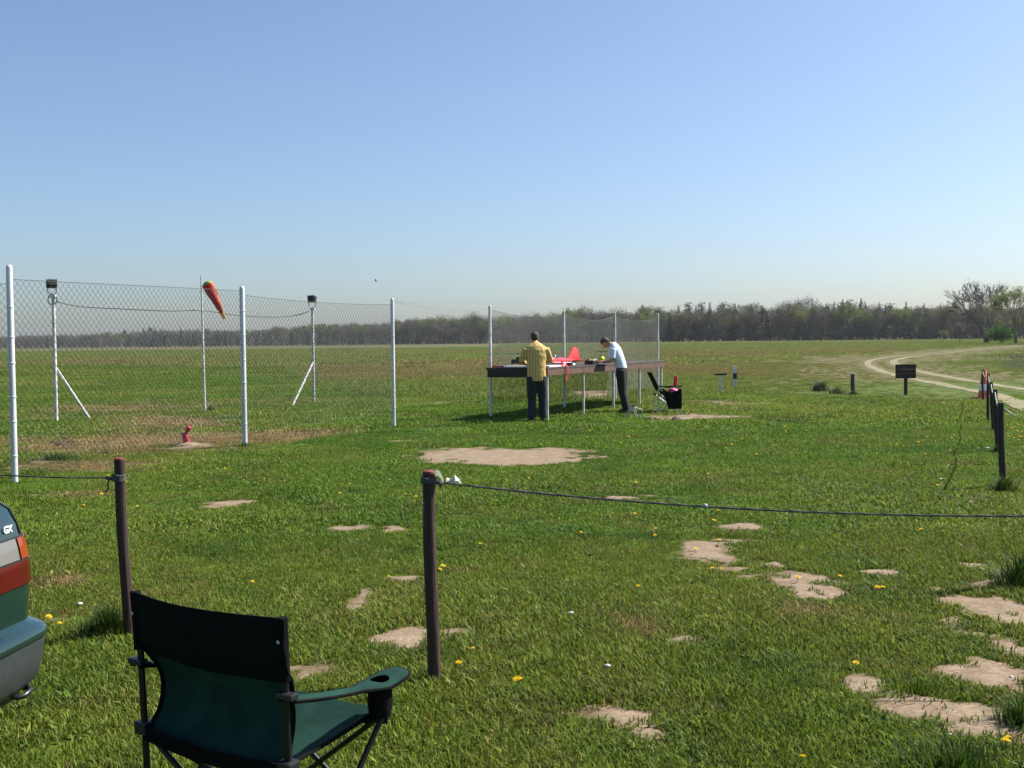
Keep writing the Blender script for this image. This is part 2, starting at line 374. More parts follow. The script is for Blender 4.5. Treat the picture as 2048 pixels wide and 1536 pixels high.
ground = bpy.data.objects.new('ground', np_mesh('ground', np.stack([gx, gy, gZ], 1), F, [ground_material()], {'tint': gC * (.42 + .16 * sstep(12, 40, gy) + .02 * sstep(100, 200, gy))[:, None], 'soil': gS}, True))  # tint darkened to stand for shade between the blades, most strongly nearby
link(ground); ground['kind'] = 'structure'

# dirt track: two wheel ruts
soil_m = mat('track_sand', (.190, .146, .086), .95, noise=.3, nscale=.55, bump=.4, col2=(.12, .125, .042))
TRK = [at(*p) for p in [(2250, 850), (2150, 822), (2048, 789), (1980, 777), (1900, 763), (1830, 750), (1785, 738), (1762, 727), (1772, 719), (1815, 712), (1880, 706), (1960, 698), (2048, 692), (2200, 686)]]
def catmull(P, n):
    out = []
    for i in range(len(P) - 1):
        p0, p1, p2, p3 = P[max(i - 1, 0)], P[i], P[i + 1], P[min(i + 2, len(P) - 1)]
        for k in range(n):
            t = k / n; out.append(.5 * ((2 * p1) + (p2 - p0) * t + (2 * p0 - 5 * p1 + 4 * p2 - p3) * t * t + (3 * p1 - p0 - 3 * p2 + p3) * t ** 3))
    out.append(P[-1]); return out
trk = catmull(TRK, 24)
troot = bpy.data.objects.new('track', None); link(troot); tag(troot, 'sandy two rut track curving through the meadow', 'track', kind='structure')
for side in (-1, 1):
    mb = MB(); pv = []; n_ = len(trk)
    for i, p in enumerate(trk):
        t = trk[min(i + 1, n_ - 1)] - trk[max(i - 1, 0)]; t.z = 0; t.normalize(); nn = Vector((-t.y, t.x, 0))
        d_ = p.y; c = p + nn * side * .85
        w1 = .10 + .30 * float(fbm(i * .21, side * 7, 5, 3)); w2 = .10 + .30 * float(fbm(i * .23, side * 9 + 3, 6, 3))
        for q in range(5):
            v = c + nn * (-w1 + (w1 + w2) * q / 4); pv.append((v.x, v.y, float(gz_base(v.x, v.y)) + .012))
    mb.add(pv, [(i * 5 + q, i * 5 + q + 1, i * 5 + q + 6, i * 5 + q + 5) for i in range(n_ - 1) for q in range(4)])
    mb.build('wheel_rut', soil_m, troot, 60)
TR2 = np.array([(p.x, p.y) for p in trk[::3]])
def track_dist(x, y):
    x = np.asarray(x); out = np.full(x.shape, 1e9)
    for i in range(len(TR2) - 1):
        a = TR2[i]; b = TR2[i + 1]; ab = b - a; L2 = ab @ ab
        t = np.clip(((x - a[0]) * ab[0] + (y - a[1]) * ab[1]) / L2, 0, 1)
        out = np.minimum(out, np.hypot(x - a[0] - t * ab[0], y - a[1] - t * ab[1]))
    return out

# ------------------------------------------------------------------ grass (stuff)
grass_m = foliage_mat('grass_blade', trans=.38)
def tuft_mesh(name, n, rad, h, w, lean=.6, seed=0, m=None, tipc=1.15, flat=0.3, dome=False):
    g = np.random.default_rng(seed)
    r = rad * np.sqrt(g.random(n)); a = g.random(n) * 2 * np.pi; bx = r * np.cos(a); by = r * np.sin(a)
    if dome: r = np.abs(g.normal(size=n)) * rad * .6; bx = r * np.cos(a); by = r * np.sin(a) * .8
    hh = h * (.45 + .8 * g.random(n)); az = g.random(n) * 2 * np.pi; le = hh * lean * (.2 + 1.1 * g.random(n))
    fl = g.random(n) < flat; hh = np.where(fl, hh * .45, hh); le = np.where(fl, h * 1.1, le)
    if dome: hh = hh * np.exp(-(r / rad) ** 2 * .9); az = a + g.normal(size=n) * .9
    dx = np.cos(az); dy = np.sin(az); ta = az + np.pi / 2 + (g.random(n) - .5) * 1.2; wx = np.cos(ta) * w * (.6 + .8 * g.random(n)) / 2; wy = np.sin(ta) * w / 2
    z0 = -.01
    V = np.zeros((n, 5, 3))
    V[:, 0] = np.stack([bx - wx, by - wy, np.full(n, z0)], 1); V[:, 1] = np.stack([bx + wx, by + wy, np.full(n, z0)], 1)
    mx = bx + dx * le * .35; my = by + dy * le * .35; mz = hh * .62
    V[:, 2] = np.stack([mx + wx * .85, my + wy * .85, mz], 1); V[:, 3] = np.stack([mx - wx * .85, my - wy * .85, mz], 1)
    V[:, 4] = np.stack([bx + dx * le, by + dy * le, hh * (1 - .1 * g.random(n))], 1)
    base = (np.arange(n) * 5)[:, None]
    F3 = np.concatenate([base + np.array([[0, 1, 2]]), base + np.array([[0, 2, 3]]), base + np.array([[3, 2, 4]])], 0)
    bv = .38 + .95 * g.random(n); yel = g.random(n)
    c = np.stack([bv * (1 + .35 * (yel > .82)), bv, bv * (.75 + .5 * g.random(n))], 1)
    c = np.where((g.random(n) > .965)[:, None], np.array([2.2, 1.5, 2.4]) * bv[:, None], c)
    cc = np.repeat(c[:, None, :], 5, 1)
    cc[:, 4] *= tipc
    return np_mesh(name, V.reshape(-1, 3), F3, [m or grass_m], {'bv': cc.reshape(-1, 3)})
def scatter(name, P, rot, scl, col, meshes, label, cat):
    me = bpy.data.meshes.new(name); n = len(P); me.vertices.add(n); me.vertices.foreach_set('co', P.astype(np.float32).ravel())
    for nm, arr in (('rotz', rot), ('scl', scl)):
        a = me.attributes.new(nm, 'FLOAT', 'POINT'); a.data.foreach_set('value', arr.astype(np.float32))
    a = me.attributes.new('vidx', 'INT', 'POINT'); a.data.foreach_set('value', rng.integers(0, len(meshes), n).astype(np.int32))
    a = me.attributes.new('gcol', 'FLOAT_COLOR', 'POINT'); c4 = np.ones((n, 4), np.float32); c4[:, :3] = col; a.data.foreach_set('color', c4.ravel())
    for m in meshes[0].materials: me.materials.append(m)
    o = bpy.data.objects.new(name, me); link(o); tag(o, label, cat, kind='stuff')
    ng = bpy.data.node_groups.new(name, 'GeometryNodeTree'); ng.interface.new_socket('Geometry', in_out='INPUT', socket_type='NodeSocketGeometry'); ng.interface.new_socket('Geometry', in_out='OUTPUT', socket_type='NodeSocketGeometry')
    N = ng.nodes.new; L = ng.links.new; gi = N('NodeGroupInput'); go = N('NodeGroupOutput'); jn = N('GeometryNodeJoinGeometry'); ip = N('GeometryNodeInstanceOnPoints')
    for k, ms in enumerate(meshes):
        src = bpy.data.objects.new(ms.name, ms); oi = N('GeometryNodeObjectInfo'); oi.inputs['Object'].default_value = src; oi.inputs['As Instance'].default_value = True; L(oi.outputs['Geometry'], jn.inputs[0])
    def na(nm, t):
        q = N('GeometryNodeInputNamedAttribute'); q.data_type = t; q.inputs['Name'].default_value = nm; return q.outputs['Attribute']
    cx = N('ShaderNodeCombineXYZ'); L(na('rotz', 'FLOAT'), cx.inputs[2])
    L(gi.outputs[0], ip.inputs['Points']); L(jn.outputs[0], ip.inputs['Instance']); ip.inputs['Pick Instance'].default_value = True
    L(na('vidx', 'INT'), ip.inputs['Instance Index']); L(cx.outputs[0], ip.inputs['Rotation']); L(na('scl', 'FLOAT'), ip.inputs['Scale']); L(ip.outputs[0], go.inputs[0])
    md = o.modifiers.new('scatter', 'NODES'); md.node_group = ng
    return o
def wedge_points(d0, d1, dens, margin=1.6):
    """random spots over the ground between two depths, as wide as the view and a step more"""
    area_w = .50 * d1 + margin; n = int(dens * (d1 - d0) * 2 * area_w)
    x = (rng.random(n) * 2 - 1) * area_w; y = d0 + (d1 - d0) * rng.random(n)
    k = np.abs(x) < .50 * y + margin; return x[k], y[k]
def grass_zone(name, d0, d1, dens, meshes, rad, label, which='lawn', smin=.75, smax=1.3, rim=False, bright=1.0):
    x, y = wedge_points(d0, d1, dens)
    m = meadow(x, y); td = track_dist(x, y); s0 = soil(x, y); s = s0.copy()
    if not rim:
        for k in range(6): s = np.maximum(s, soil(x + rad * .85 * math.cos(k * 1.047), y + rad * .85 * math.sin(k * 1.047)))
        keep = (s < .08) | (y > 36)
    else:
        near = np.full(x.shape, -9.)
        for k in range(6): near = np.maximum(near, soil(x + .24 * math.cos(k * 1.047), y + .24 * math.sin(k * 1.047)))
        keep = (near > -.12) & (rng.random(len(x)) < np.where(y > 9, .55, 1.0) * np.clip(1 - sstep(-.35, .38, s0), .0, 1) + np.where(y > 9, .0, .04))
    keep &= (np.abs(td - .85) > (.62 if which == 'meadow' else .5))
    keep &= (m < .5) if which == 'lawn' else (m > .5) & (y < 262 + 100 * (x / y > -.01))
    x = x[keep]; y = y[keep]; td = td[keep]
    dd = dry(x, y); k2 = rng.random(len(x)) > dd * .35; x = x[k2]; y = y[k2]; td = td[k2]
    z = gz(x, y); c = lawn_colour(x, y) * (.78 + .44 * rng.random(len(x)))[:, None] * bright
    if which == 'lawn':
        q_ = rng.random(len(x)); pn = fbm(x * 1.7 + 3, y * 1.7, 211, 3)
        c = np.where(((q_ < .035) | ((pn > .63) & (q_ < .24)))[:, None], c * .35 + np.array([.20, .165, .06]) * .65, c)
        c = np.where(((q_ > .93) | ((pn < .36) & (q_ > .6)))[:, None], c * np.array([.62, .80, .9]), c)
    sc = (smin + (smax - smin) * rng.random(len(x)) ** 1.5) * (.45 + 1.1 * fbm(x * .8, y * .8, 201, 3))
    if which == 'meadow': sc = sc * (.22 + .78 * sstep(2, 14, td))
    return scatter(name, np.stack([x, y, z], 1), rng.random(len(x)) * 6.283, sc, c, meshes, label, 'grass')
TA = [tuft_mesh('turf_blades', 150, .13, .031, .0046, .75, 100 + i, flat=.22) for i in range(8)]
TW = [tuft_mesh('weed_leaves', 34, .06, .022, .013, 1.6, 115 + i, flat=.7) for i in range(4)]
TS = [tuft_mesh('turf_blades', 46, .045, .024, .0048, 1.1, 110 + i, flat=.4) for i in range(5)]
TB = [tuft_mesh('turf_blades', 200, .22, .030, .0080, 1.0, 120 + i, flat=.4) for i in range(5)]
TC = [tuft_mesh('turf_blades', 170, .42, .036, .016, .9, 140 + i, flat=.4) for i in range(5)]
TD = [tuft_mesh('meadow_blades', 150, .55, .13, .016, .5, 160 + i, flat=.2) for i in range(5)]
TE = [tuft_mesh('meadow_blades', 130, 1.3, .13, .045, .6, 180 + i, flat=.25) for i in range(5)]
TF = [tuft_mesh('turf_blades', 150, 1.2, .05, .04, .9, 190 + i, flat=.4) for i in range(4)]
grass_zone('near_lawn_grass', 3.4, 9.0, 150, TA, .13, 'short mown lawn grass around the near posts', bright=1.0)
grass_zone('bare_patch_edge_grass', 3.4, 16.0, 420, TS, .045, 'short grass fringing the bare sandy patches', rim=True)
grass_zone('lawn_weeds', 3.4, 12.0, 34, TW, .06, 'flat broad leaved weeds and clover in the near lawn', smin=.6, smax=1.7, bright=.8)
grass_zone('middle_lawn_grass', 8.8, 19.5, 42, TB, .22, 'short mown lawn grass in front of the fences', bright=1.12)
grass_zone('far_lawn_grass', 19.2, 62, 8.5, TC, .35, 'short mown grass around the work table', bright=1.12)
grass_zone('airstrip_grass', 60, 105, 1.2, TF, 1., 'short mown grass of the distant airstrip')
grass_zone('meadow_grass', 28, 75, 5.5, TD, .5, 'taller rough grass beyond the mown edge', 'meadow', bright=1.18)
grass_zone('far_meadow_grass', 72, 420, .5, TE, 1., 'distant rough meadow running up to the wood', 'meadow', bright=1.18)

# ------------------------------------------------------------------ shared materials
white_pvc = mat('white_plastic_pipe', (.64, .65, .68), .38, noise=.22, nscale=5, spec=.4, stretch=(1, 1, .25))
white_paint = mat('white_paint', (.66, .67, .68), .5, noise=.25, nscale=7, col2=(.42, .40, .36))
wire_m = mat('green_wire', (.028, .042, .035), .55, metal=.2)
grey_wire = mat('galvanised_wire', (.20, .20, .20), .5, metal=.6)
brown_wood = mat('brown_stained_wood', (.047, .023, .017), .75, noise=.5, nscale=14, bump=.5, stretch=(4, 4, .35))
red_top = mat('red_painted_end', (.20, .025, .022), .7, noise=.4, nscale=30)
dark_wood = mat('dark_weathered_wood', (.040, .026, .020), .8, noise=.5, nscale=14, bump=.5, stretch=(4, 4, .35))
rope_m = mat('weathered_rope', (.085, .085, .08), .9, noise=.5, nscale=60)
black_metal = mat('black_metal', (.012, .012, .013), .45)
black_plastic = mat('black_plastic', (.015, .015, .017), .4)
black_cloth = mat('black_cloth', (.006, .006, .007), .95, noise=.3, nscale=30, bump=.2, spec=.08)
alu = mat('aluminium_tube', (.50, .51, .53), .35, metal=.85)
red_gloss = mat('red_gloss', (.58, .016, .022), .3, coat=.4)
red_cloth = mat('red_cloth', (.50, .012, .020), .7)
white_gloss = mat('white_gloss', (.78, .78, .78), .3)
pale_plastic = mat('pale_plastic', (.42, .48, .36), .5, trans=.3)
concrete_m = mat('rough_concrete', (.27, .20, .13), .95, noise=.45, nscale=22, bump=.8)

# ------------------------------------------------------------------ chain link fences
def chain_panel(A, B, z0, z1, sag, cell, rad, parent, sagb=.0):
    """woven wire between two posts: two families of slanting wires, each its own strand"""
    A = Vector(A); B = Vector(B); L_ = (B - A).length; u = (B - A) / L_; H = z1 - z0; mb = MB()
    def P(s, h, off):
        q = s / L_; sg = 4 * q * (1 - q); bow = u.cross(Vector((0, 0, 1))) * (.03 * math.sin(3.1 * q * 2 + 1) * math.sin(h * 2.0))
        p = A + u * s; z = z0 + h * (1 - sag * sg / H) + sagb * sg * (1 - h / H)
        return Vector((p.x, p.y, p.z + z)) + bow + u.cross(Vector((0, 0, 1))) * off
    slope = .86
    for sgn in (-1, 1):
        c = -H * slope
        while c < L_ + H * slope:
            h0, h1 = 0., H
            f = (lambda h: c + h * slope) if sgn > 0 else (lambda h: c + (H - h) * slope)
            if sgn > 0: h0 = max(0, -c / slope); h1 = min(H, (L_ - c) / slope)
            else: h1 = min(H, H + c / slope); h0 = max(0, H - (L_ - c) / slope)
            if h1 - h0 > .03:
                k = max(2, int((h1 - h0) / .35))
                mb.tube([P(f(h0 + (h1 - h0) * i / k), h0 + (h1 - h0) * i / k, sgn * rad * .8) for i in range(k + 1)], rad, 3, False)
            c += cell
    o = mb.build('wire_mesh', wire_m, parent, 60)
    tw = MB().tube([P(L_ * i / 12, H, 0) for i in range(13)], rad * 1.5, 4); tw.build('top_wire', wire_m, parent, 60)
    return o
def pipe_post(parent, p, h, r, rings=6, m=None, lean=(0, 0)):
    mb = MB(); top = Vector((p.x + lean[0], p.y + lean[1], p.z + h))
    mb.lathe([(r, 0), (r, .985), (r * .9, .995), (r * .55, 1.0)], 16, M=Matrix(((1, 0, lean[0], p.x), (0, 1, lean[1], p.y), (0, 0, h + .1, p.z - .1), (0, 0, 0, 1))))
    o = mb.build('post', m or white_pvc, parent, 40)
    for k in range(rings):
        z = h * (.12 + .82 * (k + R.random() * .35) / rings); q = z / h
        MB().lathe([(r + .001, -.012), (r + .005, -.006), (r + .005, .006), (r + .001, .012)], 14, (p.x + lean[0] * q, p.y + lean[1] * q, p.z + z)).build('ring_clip', m or white_pvc, o, 40)
    return o
F1 = gp(30, 965); F2 = gp(490, 893); F3 = gp(788, 853); F0 = F1 + (F1 - F2) * 1.0; F0.z = float(gz(F0.x, F0.y))
fence = thing('safety_fence', 'green chain link safety fence on white plastic posts, floodlights standing behind it', 'fence', (0, 0, 0))
hs = [2.58, 2.63, 2.53, 2.52]
for p, h, r in zip((F0, F1, F2, F3), hs, (.036, .037, .040, .036)): pipe_post(fence, p, h, r, 6)
for (a, ha), (b, hb), sg in (((F0, 2.4), (F1, 2.4), .03), ((F1, 2.46), (F2, 2.46), .0), ((F2, 2.40), (F3, 2.46), .05)):
    chain_panel(a, b, .22, min(ha, hb), sg, .088, .0023, fence)
PA = gp(982, 834); PB = gp(1129, 806); UF = (gp(1318, 776) - PA); 
Ldir = Vector((.44, .898, 0)).normalized()
P0 = PA.copy(); P1 = P0 + Ldir * 4.6; P2 = P0 + Ldir * 8.6; P3 = P0 + Ldir * 12.15
for p in (P1, P2, P3): p.z = float(gz(p.x, p.y))
def on_ray(px, P, D):
    """place on the ground line P + t D that the photograph shows in column px (at the horizon row)"""
    d = ray(px, 700); k = d.x / d.y; t = (k * P.y - P.x) / (D.x - k * D.y); q = P + D * t; q.z = float(gz(q.x, q.y)); return q
P1 = on_ray(1128, P0, Ldir); P2 = on_ray(1230, P0, Ldir); P3 = on_ray(1316, P0, Ldir)
fence2 = thing('table_fence', 'chain link fence on slim white posts standing behind the long work table', 'fence')
for p, h in ((P0, 2.42), (P1, 2.42), (P2, 2.46), (P3, 2.50)): pipe_post(fence2, p, h, .031, 3, white_paint)
for a, b, h, sg in ((P0, P1, 2.34, .12), (P1, P2, 2.34, .14), (P2, P3, 2.36, .12)): chain_panel(a, b, .18, h, sg, .080, .0034, fence2, .05)
for dz, sg in ((-.03, .06), (-.05, .11)):
    a = F3 + Vector((0, 0, 2.52 + dz)); b = P0 + Vector((0, 0, 2.42 + dz))
    MB().tube([a.lerp(b, i / 10) - Vector((0, 0, 4 * sg * (i / 10) * (1 - i / 10))) for i in range(11)], .0035, 4).build('tie_wire', grey_wire, fence2, 60)

# ------------------------------------------------------------------ floodlight masts, cable, windsock
def mast(base, h, brace_px, brace_h, label, light_px, m, tilt):
    t = thing('floodlight_mast', label, 'floodlight', (0, 0, 0), group='floodlight masts behind the fence')
    pipe_post(t, base, h, .037, 5, m)
    bp_ = gp(*brace_px); MB().tube([bp_ - Vector((0, 0, .06)), base + Vector((0, 0, brace_h))], .028, 10).build('brace', m, t, 50)
    MB().box((base.x, base.y, base.z + h + .03), (.12, .10, .07)).build('junction_box', white_paint, t, bevel=.008)
    head = base + Vector((light_px, 0, h + .30))
    br = MB()
    for s in (-1, 1): br.tube([head + Vector((s * .10, 0, -.02)), head + Vector((s * .10, 0, -.16)), base + Vector((s * .04, 0, h + .06))], .010, 6)
    hd = MB(); M_ = Matrix.Translation(head) @ Euler((math.radians(-20), 0, tilt)).to_matrix().to_4x4()
    hd.box((0, 0, 0), (.22, .10, .17), M=M_); hd.box((0, -.075, .0), (.16, .06, .13), M=M_)
    for k in range(5): hd.box((-.1 + k * .05, -.07, .05), (.012, .07, .08), M=M_)
    lamp = hd.build('lamp_head', black_metal, t, bevel=.01)
    br.build('bracket', black_metal, lamp, 50)
    MB().box((0, .056, 0), (.19, .008, .14), M=M_).build('glass', mat('lamp_glass', (.10, .11, .12), .1), lamp)
    return base + Vector((0, 0, h + .0))
MA = gp(113, 841); MB_ = gp(628, 805)
ca = mast(MA, 2.72, (182, 837), 1.20, 'white floodlight mast with brace, nearer the outermost tall white post', -.03, white_paint, .5)
speck = mat('flaking_white_paint', (.62, .63, .64), .6, noise=.9, nscale=26, col2=(.05, .045, .04))
cb = mast(MB_, 2.60, (583, 811), 1.15, 'flaking white floodlight mast with brace, between windsock and end fence post', .0, speck, -.5)
wp = gp(410, 823)
w_mid = up(403, 621, wp.y)
pts = []
ctl = [(113, 603, MA.y), (160, 613, MA.y + .5), (250, 618, MA.y + 1.2), (340, 622, MA.y + 2), (403, 621, wp.y), (470, 630, MB_.y - 2), (540, 634, MB_.y - 1), (590, 631, MB_.y - .3), (617, 623, MB_.y)]
cpts = catmull([up(*c) for c in ctl], 6)
cab = MB().tube(cpts, .013, 6).build('power_cable', mat('grey_cable', (.10, .105, .09), .7, noise=.3, nscale=30), None, 60)
tag(cab, 'grey cable slung between the two floodlight masts past the windsock pole', 'cable')
loop = MB().tube([MA + Vector((-.02 + .10 * math.sin(a), 0, 2.68 + .12 * math.cos(a) - .0)) for a in [k * 2 * math.pi / 14 for k in range(14)]], .010, 6, closed=True).build('cable_loop', black_plastic, cab, 60)

ws = thing('windsock', 'limp orange and red windsock on a thin white pole behind the fence', 'windsock')
topw = up(402, 551, wp.y)
MB().tube([wp - Vector((0, 0, .1)), wp.lerp(topw, .6), topw], [.030, .026, .017], 10).build('pole', white_paint, ws, 50)
sock_cols = [mat('sock_red', (.46, .018, .025), .75, trans=.25), mat('sock_orange', (.62, .13, .025), .75, trans=.3), mat('sock_yellow', (.75, .50, .05), .75, trans=.3), mat('sock_green', (.10, .32, .05), .75, trans=.25)]
A_ = up(415, 570, wp.y - .1); B_ = up(449, 638, wp.y - .28)
mb = MB(); nr = 14; ns = 16; ax = (B_ - A_).normalized(); side = Vector((1, 0, 0)); side = (side - ax * side.dot(ax)).normalized(); fw = ax.cross(side)
def sock_pt(i, j):
    q = i / nr; r_ = .112 * (1 - q) ** .85 + .026; c = A_.lerp(B_, q) + Vector((0, 0, .03 * math.sin(q * 3.1)))
    a = 2 * math.pi * j / ns; fl = 1 + (.10 + .22 * q) * math.sin(a * 4 + q * 6) * min(1, q * 6)
    bulge = 1.0
    return c + (side * math.cos(a) * bulge + fw * math.sin(a) * .5) * r_ * fl
V_ = [sock_pt(i, j) for i in range(nr + 1) for j in range(ns)]
# the mouth is sewn as a rounded cap
cap0 = len(V_); 
for k, (s_, d_) in enumerate(((.80, -.05), (.42, -.085))):
    for j in range(ns):
        a = 2 * math.pi * j / ns; V_.append(A_ + ax * d_ + (side * math.cos(a) + fw * math.sin(a) * .6) * .138 * s_)
V_.append(A_ - ax * .095)
def gore(j):
    a = (j + .5) / ns; return 1 if a < .10 or a > .84 else 0
sk = thing
Fs = [[], [], [], []]
for i in range(nr):
    for j in range(ns):
        g_ = gore(j)
        if i >= 12: g_ = 2 if j % 3 else 1
        Fs[g_].append((i * ns + j, i * ns + (j + 1) % ns, (i + 1) * ns + (j + 1) % ns, (i + 1) * ns + j))
def capcol(j):
    a = (j + .5) / ns; return 2 if (a < .12 or a > .80) else 3
for j in range(ns):
    j2 = (j + 1) % ns
    Fs[capcol(j)].append((j, cap0 + j, cap0 + j2, j2)); Fs[capcol(j)].append((cap0 + j, cap0 + ns + j, cap0 + ns + j2, cap0 + j2)); Fs[capcol(j)].append((cap0 + ns + j, cap0 + 2 * ns, cap0 + ns + j2))
for k in range(4): mb.f += Fs[k]; mb.mi += [k] * len(Fs[k])
mb.v = [tuple(v) for v in V_]
so = mb.build('sock', sock_cols, ws, 70)
MB().tube([up(404, 572, wp.y), up(411, 572, wp.y - .08)], .008, 6).build('swivel_arm', grey_wire, ws)

# ------------------------------------------------------------------ red standpipe on its mound
sp = gp(373, 891); k = FPX / sp.y / 1.0
t = thing('standpipe', 'stubby red pipe with tilted cap on a small earth mound', 'pipe', sp)
mnd = MB().lathe([(.24, -.04), (.19, .02), (.12, .045), (.06, .055), (.02, .057)], 22); 
mnd.v = [(x * (1 + .2 * math.sin(5 * math.atan2(y, x)) + .1 * math.sin(11 * math.atan2(y, x))) , y * .75, z + .012 * math.sin(40 * x + 3) * math.sin(37 * y)) for x, y, z in mnd.v]
mnd.build('mound', concrete_m, t, 70)
rp = mat('red_pipe', (.46, .022, .05), .5, noise=.4, nscale=20)
MB().tube([(.015, 0, .0), (-.005, 0, .12), (-.03, 0, .185)], [.048, .05, .05], 14).build('pipe', rp, t, 50)
cp_ = MB(); M_ = Matrix.Translation((-.035, 0, .195)) @ Euler((0, math.radians(-14), 0)).to_matrix().to_4x4(); cp_.lathe([(.056, -.012), (.058, .0), (.05, .014), (.01, .018)], 14, M=M_); cp_.build('collar', rp, t, 40)
M_ = Matrix.Translation((.025, 0, .255)) @ Euler((0, math.radians(35), 0)).to_matrix().to_4x4(); MB().lathe([(.012, -.075), (.018, -.03), (.042, -.02), (.045, .05), (.03, .066), (.0, .068)], 12, M=M_).build('handle_cap', rp, t, 40)

# ------------------------------------------------------------------ rope barrier
def wood_post(name, base, top_off, h, r, label, m, cap_m, group=None, n=14):
    t = thing(name, label, 'post', base, group=group); mb = MB(); K = 9
    pts = [(top_off[0] * q + .004 * math.sin(7 * q), top_off[1] * q, -.12 + (h + .12) * q) for q in [i / K for i in range(K + 1)]]
    mb.tube(pts, [r * (1.06 - .1 * i / K + .02 * math.sin(i * 2.3)) for i in range(K + 1)], n); o = mb.build('shaft', m, t, 50)
    MB().lathe([(r * .93, -.004), (r * .90, .008), (r * .7, .012), (0.001, .013)], n, (top_off[0], top_off[1], h)).build('painted_top', cap_m, t, 50)
    return t
def rope(name, pts, rad, label, strands=True, pitch=.035, m=rope_m, wraps=()):
    mb = MB(); P = [Vector(p) for p in pts]
    # resample along the length
    L_ = [0.]
    for a, b in zip(P, P[1:]): L_.append(L_[-1] + (b - a).length)
    if strands:
        n = int(L_[-1] / (pitch / 6)); C = []
        for i in range(n + 1):
            s = L_[-1] * i / n; j = max(k for k in range(len(L_)) if L_[k] <= s + 1e-9); j = min(j, len(P) - 2); C.append(P[j].lerp(P[j + 1], (s - L_[j]) / max(L_[j + 1] - L_[j], 1e-9)))
        for st in range(3):
            q = []
            for i, c in enumerate(C):
                tt = (C[min(i + 1, n)] - C[max(i - 1, 0)]).normalized(); a = tt.cross(Vector((0, 0, 1))).normalized(); b = tt.cross(a); ph = 2 * math.pi * (i / 6 + st / 3)
                q.append(c + (a * math.cos(ph) + b * math.sin(ph)) * rad * .5)
            mb.tube(q, rad * .58, 5)
    else: mb.tube(P, rad, 6)
    o = mb.build(name, m, None, 60); tag(o, label, 'rope')
    for (c, r_, nturn, dz) in wraps:
        w = MB(); q = []
        for i in range(int(18 * nturn) + 1):
            a = 2 * math.pi * i / 18; q.append((c[0] + r_ * math.cos(a), c[1] + r_ * math.sin(a), c[2] + dz * i / 18 + .004 * math.sin(a * 2)))
        w.tube(q, rad * .9, 5); w.build('wrap', m, o, 60)
    return o
b1 = gp(868, 1360); tp1 = up(857, 946, b1.y); post1 = wood_post('wooden_post', b1, (tp1.x - b1.x, 0), tp1.z - b1.z, .030, 'round brown post with knotted rope and pale plastic scrap at its top', brown_wood, red_top)
b2 = gp(259, 1272); tp2 = up(238, 920, b2.y); post2 = wood_post('wooden_post', b2, (tp2.x - b2.x, 0), tp2.z - b2.z, .030, 'round brown post with red end and wound cord, beside the car', brown_wood, red_top)
r0 = up(858, 962, b1.y); r1 = up(1410, 1014, b1.y - .05); r2 = up(2048, 1034, b1.y - .1)
endp = Vector((5.1, 4.9, .93))
def lag(t):  # smooth cable through the three observed points and the far post
    X = [r0.x, r1.x, r2.x, endp.x]; Z = [r0.z, r1.z, r2.z, endp.z]; s = 0
    for i in range(4):
        w = 1
        for j in range(4):
            if j != i: w *= (t - X[j]) / (X[i] - X[j])
        s += Z[i] * w
    return s
rp_ = [Vector((r0.x + (endp.x - r0.x) * i / 40, r0.y + (endp.y - r0.y) * i / 40, lag(r0.x + (endp.x - r0.x) * i / 40))) for i in range(41)]
ro = rope('barrier_rope', rp_, .0056, 'twisted grey rope sagging from the post with the plastic scrap', wraps=[((r0.x, r0.y, r0.z - .012), .036, 3, .009)])
kn = MB(); M_ = Matrix.Translation(rp_[0] + Vector((.055, -.03, -.008))); kn.lathe([(.004, -.012), (.014, -.008), (.017, 0), (.013, .009), (.003, .012)], 10, M=M_ @ Matrix.Rotation(1.2, 4, 'Y')); kn.build('knot', rope_m, ro, 60)
kp = up(1410, 1012, b1.y - .05); kn = MB(); kn.lathe([(.004, -.012), (.012, -.008), (.014, 0), (.011, .008), (.003, .012)], 10, M=Matrix.Translation(kp)); kn.build('rope_clip', mat('grey_clip', (.26, .26, .25), .5), ro, 60)
ep = wood_post('wooden_post', Vector((5.1, 4.9, float(gz(5.1, 4.9)))), (0, 0), .98, .03, 'round brown post carrying the far end of the twisted rope', brown_wood, red_top)
# plastic scrap on post1
sc = thing('plastic_scrap', 'torn pale plastic scrap snagged on the rope and post top', 'scrap', (0, 0, 0))
Q0 = up(868, 948, b1.y - .01)
mb = MB(); mb.grid(lambda u, v: Q0 + Vector((.0 + .045 * u, -.02 + .03 * v, .012 * math.sin(u * 3.1) + .016 * math.cos(v * 3) - .035 * u * u)), 6, 4); mb.build('flap', pale_plastic, sc, 80)
Q1 = up(893, 964, b1.y - .03)
mb = MB(); mb.grid(lambda u, v: Q1 + Vector((.070 * u, -.02 + .03 * v + .01 * math.sin(u * 9), .026 * v * (.5 + .5 * math.sin(u * 3.1)) + .008 * math.sin(u * 11 + v * 2))), 9, 4); mb.build('strip', pale_plastic, sc, 80)
